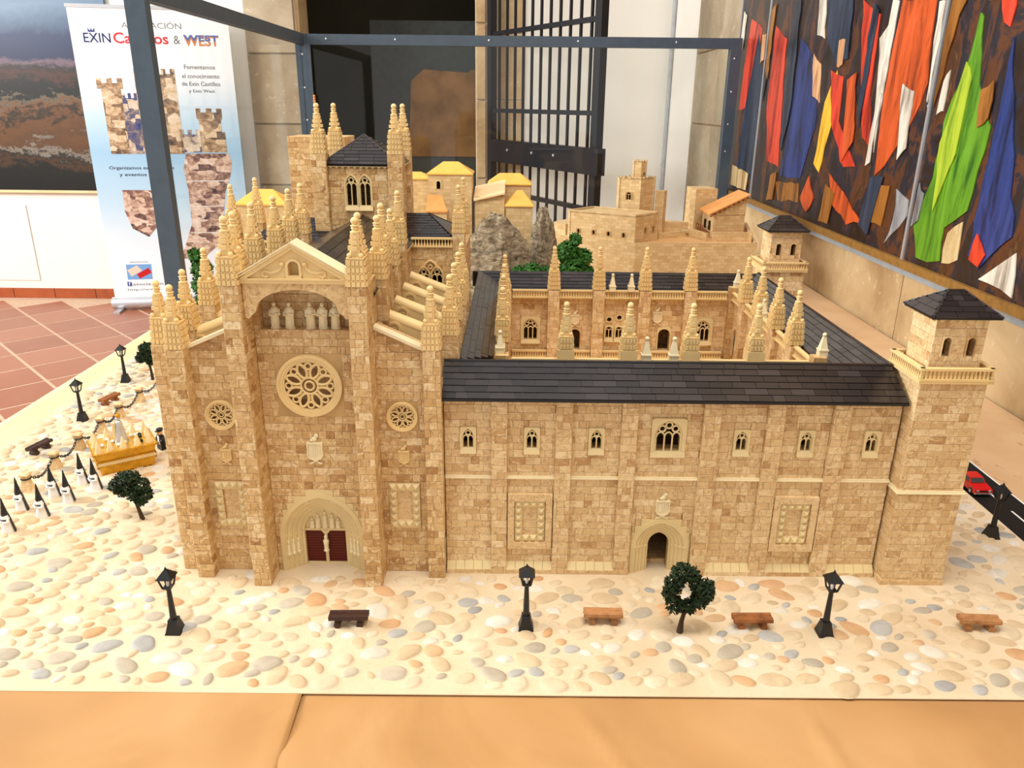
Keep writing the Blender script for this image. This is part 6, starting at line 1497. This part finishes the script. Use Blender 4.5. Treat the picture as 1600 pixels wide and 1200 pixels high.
# ------------------------------------------------------------------ roll-up banner
def text_mesh(body, mat, width, height, bold=0.0):
    cu = bpy.data.curves.new('text', 'FONT'); cu.body = body; cu.extrude = 0.0; cu.offset = bold; cu.resolution_u = 3
    o = bpy.data.objects.new('text', cu); COL.objects.link(o); dg = bpy.context.evaluated_depsgraph_get(); dg.update()
    me = bpy.data.meshes.new_from_object(o.evaluated_get(dg)); bpy.data.objects.remove(o)
    xs = [v.co.x for v in me.vertices]; ys = [v.co.y for v in me.vertices]; x0, x1, y0, y1 = min(xs), max(xs), min(ys), max(ys)
    for v in me.vertices: v.co = Vector(((v.co.x - x0) / (x1 - x0) * width * S, (v.co.y - y0) / (y1 - y0) * height * S, 0))
    me.materials.clear(); me.materials.append(mat); return me
def banner():
    a = radians(10); o = Vector((-280, 531, 0)); u = Vector((cos(a), sin(a), 0))
    t = thing('roll_up_banner', 'white and pale blue roll-up banner with castle pictures standing on tiled floor', 'banner', (o.x, o.y, FZ)); t.rotation_euler = (0, 0, a)
    fr = Fr((o.x, o.y, 0), (1, 0, 0), (0, 0, 1), (0, -1, 0))
    def P(mb, n, m, par=None, sm=0): mb.T = None; return part(mb, n, par or t, m, sm)
    k = NT('banner_print'); tc = k.n('TexCoord'); sp = k.n('SeparateXYZ'); k.l(tc.outputs['Object'], sp.inputs[0]); ns = k.noise(tc.outputs['Object'], 1.4, 3)
    h = k.math('ADD', k.math('DIVIDE', k.math('SUBTRACT', sp.outputs[2], .05), 1.9), k.math('MULTIPLY', k.math('SUBTRACT', ns.outputs['Fac'], .5), .12))
    gm = k.fin(k.ramp(h, [(.0, hx(245, 246, 248)), (.16, hx(240, 246, 250)), (.36, hx(190, 218, 236)), (.52, hx(160, 200, 228)), (.64, hx(190, 218, 236)), (.8, hx(244, 247, 250)), (1, hx(250, 250, 250))]), .4, .3)
    mb = MB(fr.T); mb.box(-.3, 95.6, -72, 115, -.2, 0); g = P(mb, 'printed_sheet', gm)
    mb = MB(fr.T); mb.box(-1, 96.3, 114, 116, -1, .6); P(mb, 'top_rail', M['alu'])
    mb = MB(Matrix.Translation((o.x, o.y, -75)) @ Matrix.Rotation(pi / 2, 4, 'Y')); mb.lathe(0, 0, [(4.6, -2), (4.8, 0), (4.8, 96), (4.6, 98)], 14, 0, .9, 1); P(mb, 'cassette', M['alu'], None, 40)
    for x in (1, 92): mb = MB(fr.T); mb.box(x, x + 4, -80, -78.6, -12, 13); P(mb, 'foot', M['alu'])
    mb = MB(fr.T); mb.tube([(48, -72, -2.5), (48, 115, -2.5)], .9, 8); P(mb, 'support_pole', M['alu'])
    def txt(body, x, z, w, hgt, col, bold=0, d=.06):
        me = text_mesh(body, plain('print_' + body[:6], col, .5, .3, var=0), w, hgt, bold)
        q = link('lettering', me, g); q.location = Vector((x, -d, z - FZ)) * S; q.rotation_euler = (pi / 2, 0, 0); return q
    dk = hx(60, 62, 72); nv = hx(30, 44, 96)
    txt('ASOCIACIÓN', 30.5, 102.8, 36, 4.3, hx(130, 132, 138)); txt('EXIN', 7, 93.9, 16, 5.6, nv, .01); txt('Castillos', 24.6, 93.6, 33, 6.6, hx(216, 60, 64), .02); txt('&', 60.8, 93.9, 4, 5, hx(120, 120, 126)); 
    txt('WEST', 67, 92.9, 21.6, 6.4, hx(206, 130, 80), .03); txt('WEST', 67, 96.0, 21.6, 3.6, hx(84, 110, 176), .03, .1)
    for body, x, z, w in (('Fomentamos', 65.2, 79.1, 19.2), ('el conocimiento', 63.2, 73.6, 23.4), ('de Exin Castillos', 62.6, 68.9, 24), ('y Exin West', 66.4, 64.2, 16.4)): txt(body, x, z, w, 2.6, dk, .006)
    txt('Organizamos exposiciones', 9.7, 15.4, 41, 2.7, hx(40, 46, 66), .012); txt('y eventos exin', 15.4, 11.0, 26, 2.6, hx(40, 46, 66), .012)
    txt('ASOCIACIÓN', 13, -46.9, 12, 1.2, dk); txt('asociacion', 12.9, -62.9, 20, 1.7, dk); txt('http://www.', 9.0, -66.9, 22, 1.7, dk); txt('f', 10.2, -63.0, 1.2, 2.4, hx(250, 250, 250), .02, .14)
    mb = MB(fr.T)
    for i in range(3): x = 10.2 + i * 1.5; mb.ext([(x, 101, .05), (x + 1, 101, .05), (x + .5 + (i - 1) * .6, 102.6, .05)], (0, 0, .04))
    mb.box(10.2, 14.2, 100, 101, .05, .09); P(mb, 'crown_emblem', plain('print_navy', hx(52, 66, 130), .5, .3, var=0), g)
    def photo(name, c1, c2, c3, c4, sc):
        k = NT(name); tc = k.n('TexCoord'); mp = k.n('Mapping'); mp.inputs['Scale'].default_value = (1, 1, 1.5); k.l(tc.outputs['Object'], mp.inputs['Vector'])
        v = k.n('TexVoronoi', distance='CHEBYCHEV'); v.inputs['Scale'].default_value = sc; k.l(mp.outputs[0], v.inputs['Vector']); ns = k.noise(mp.outputs[0], sc * 1.6, 5, .7, .4)
        sp = k.n('SeparateXYZ'); k.l(v.outputs['Color'], sp.inputs[0]); f_ = k.math('ADD', k.math('MULTIPLY', sp.outputs[0], .35), k.math('MULTIPLY', ns.outputs['Fac'], .7))
        return k.fin(k.ramp(f_, [(.3, c1), (.46, c2), (.6, c3), (.8, c4)]), .4, .3)
    pa = photo('castle_photo_a', hx(70, 62, 60), hx(150, 120, 92), hx(212, 184, 146), hx(236, 224, 206), 14); pb = photo('castle_photo_b', hx(60, 50, 60), hx(150, 112, 96), hx(216, 186, 164), hx(240, 226, 214), 17); pc = photo('castle_photo_c', hx(50, 70, 130), hx(110, 100, 110), hx(206, 186, 160), hx(236, 228, 214), 12)
    def pic(name, pts, m, d=.05): mb = MB(fr.T); mb.ext([(x, z, d) for x, z in pts], (0, 0, .05)); return P(mb, name, m, g)
    def castle(x0, x1, z0, z1, zt, n): # tower silhouette with battlements
        st = (x1 - x0) / (2 * n - 1); top = []
        for i in range(n): q = x0 + 2 * i * st; top += [(q, z1), (q + st, z1)] + ([(q + st, z1 - 3), (q + 2 * st, z1 - 3)] if i < n - 1 else [])
        return [(x0, z0)] + top[:1] + top[1:] + [(x1, z0)]
    pic('castle_picture', castle(10.2, 26, 66.5, 73, 0, 3), pa); pic('castle_picture', [(12.5, 26), (12.5, 66.4), (24.4, 66.4), (24.4, 26)], pa); pic('castle_picture', castle(24.5, 33.6, 26, 64, 0, 3), pc); pic('castle_picture', castle(33.7, 58.8, 26, 79, 0, 5), pa)
    pic('castle_picture', castle(57.2, 70.0, 27, 41.5, 0, 3), pc); pic('castle_picture', [(70.2, 27), (70.2, 47), (69, 49), (69, 55), (72, 55), (72, 52.5), (75.5, 52.5), (75.5, 55), (79, 55), (79, 52.5), (82, 52.5), (82, 55), (85.4, 55), (85.4, 49), (84.2, 47), (84.2, 40), (86.2, 40), (86.2, 27)], pa)
    mb_ = [(59.3, 26.2), (87.3, 26.2), (88.5, 20), (86.5, 11.4), (82.0, 0.8), (79.5, -14), (80.5, -30.0), (64.1, -43.2), (47.0, -45.0), (52, -34), (57.5, -20.7), (58.1, 0.9), (56.7, 15.8)]
    pic('castle_picture', mb_, pb); pic('castle_picture', [(15.7, 2.6), (36.6, 2.4), (36.0, -20.6), (28.3, -29.1), (18.5, -23.2), (15.2, -11.5)], pb)
    for z, x0, x1 in ((8, 58.5, 85.5), (-9, 58.6, 80), (-27, 56, 80)): pic('picture_border', [(x0, z), (x1, z), (x1, z + .5), (x0, z + .5)], M['white'], .11)
    pic('logo_ground', [(10.3, -48), (26.9, -48), (26.4, -58.6), (10.1, -58.6)], plain('print_sky', hx(120, 168, 222), .5, .3, var=0))
    pic('logo_brick', [(10.6, -52), (17.5, -48.6), (20.4, -52.5), (13, -56.5)], plain('print_pale', hx(232, 210, 190), .5, .3, var=0), .11); pic('logo_brick', [(16.5, -55), (24.8, -50.5), (26.4, -54), (18.2, -58)], plain('print_red', hx(200, 30, 34), .5, .3, var=0), .12)
    pic('network_badge', [(9.4, -60.3), (12.2, -60.3), (12.2, -63.3), (9.4, -63.3)], plain('print_blue', hx(40, 66, 140), .5, .3, var=0), .08)
banner()

# dim mural inside the dark doorway
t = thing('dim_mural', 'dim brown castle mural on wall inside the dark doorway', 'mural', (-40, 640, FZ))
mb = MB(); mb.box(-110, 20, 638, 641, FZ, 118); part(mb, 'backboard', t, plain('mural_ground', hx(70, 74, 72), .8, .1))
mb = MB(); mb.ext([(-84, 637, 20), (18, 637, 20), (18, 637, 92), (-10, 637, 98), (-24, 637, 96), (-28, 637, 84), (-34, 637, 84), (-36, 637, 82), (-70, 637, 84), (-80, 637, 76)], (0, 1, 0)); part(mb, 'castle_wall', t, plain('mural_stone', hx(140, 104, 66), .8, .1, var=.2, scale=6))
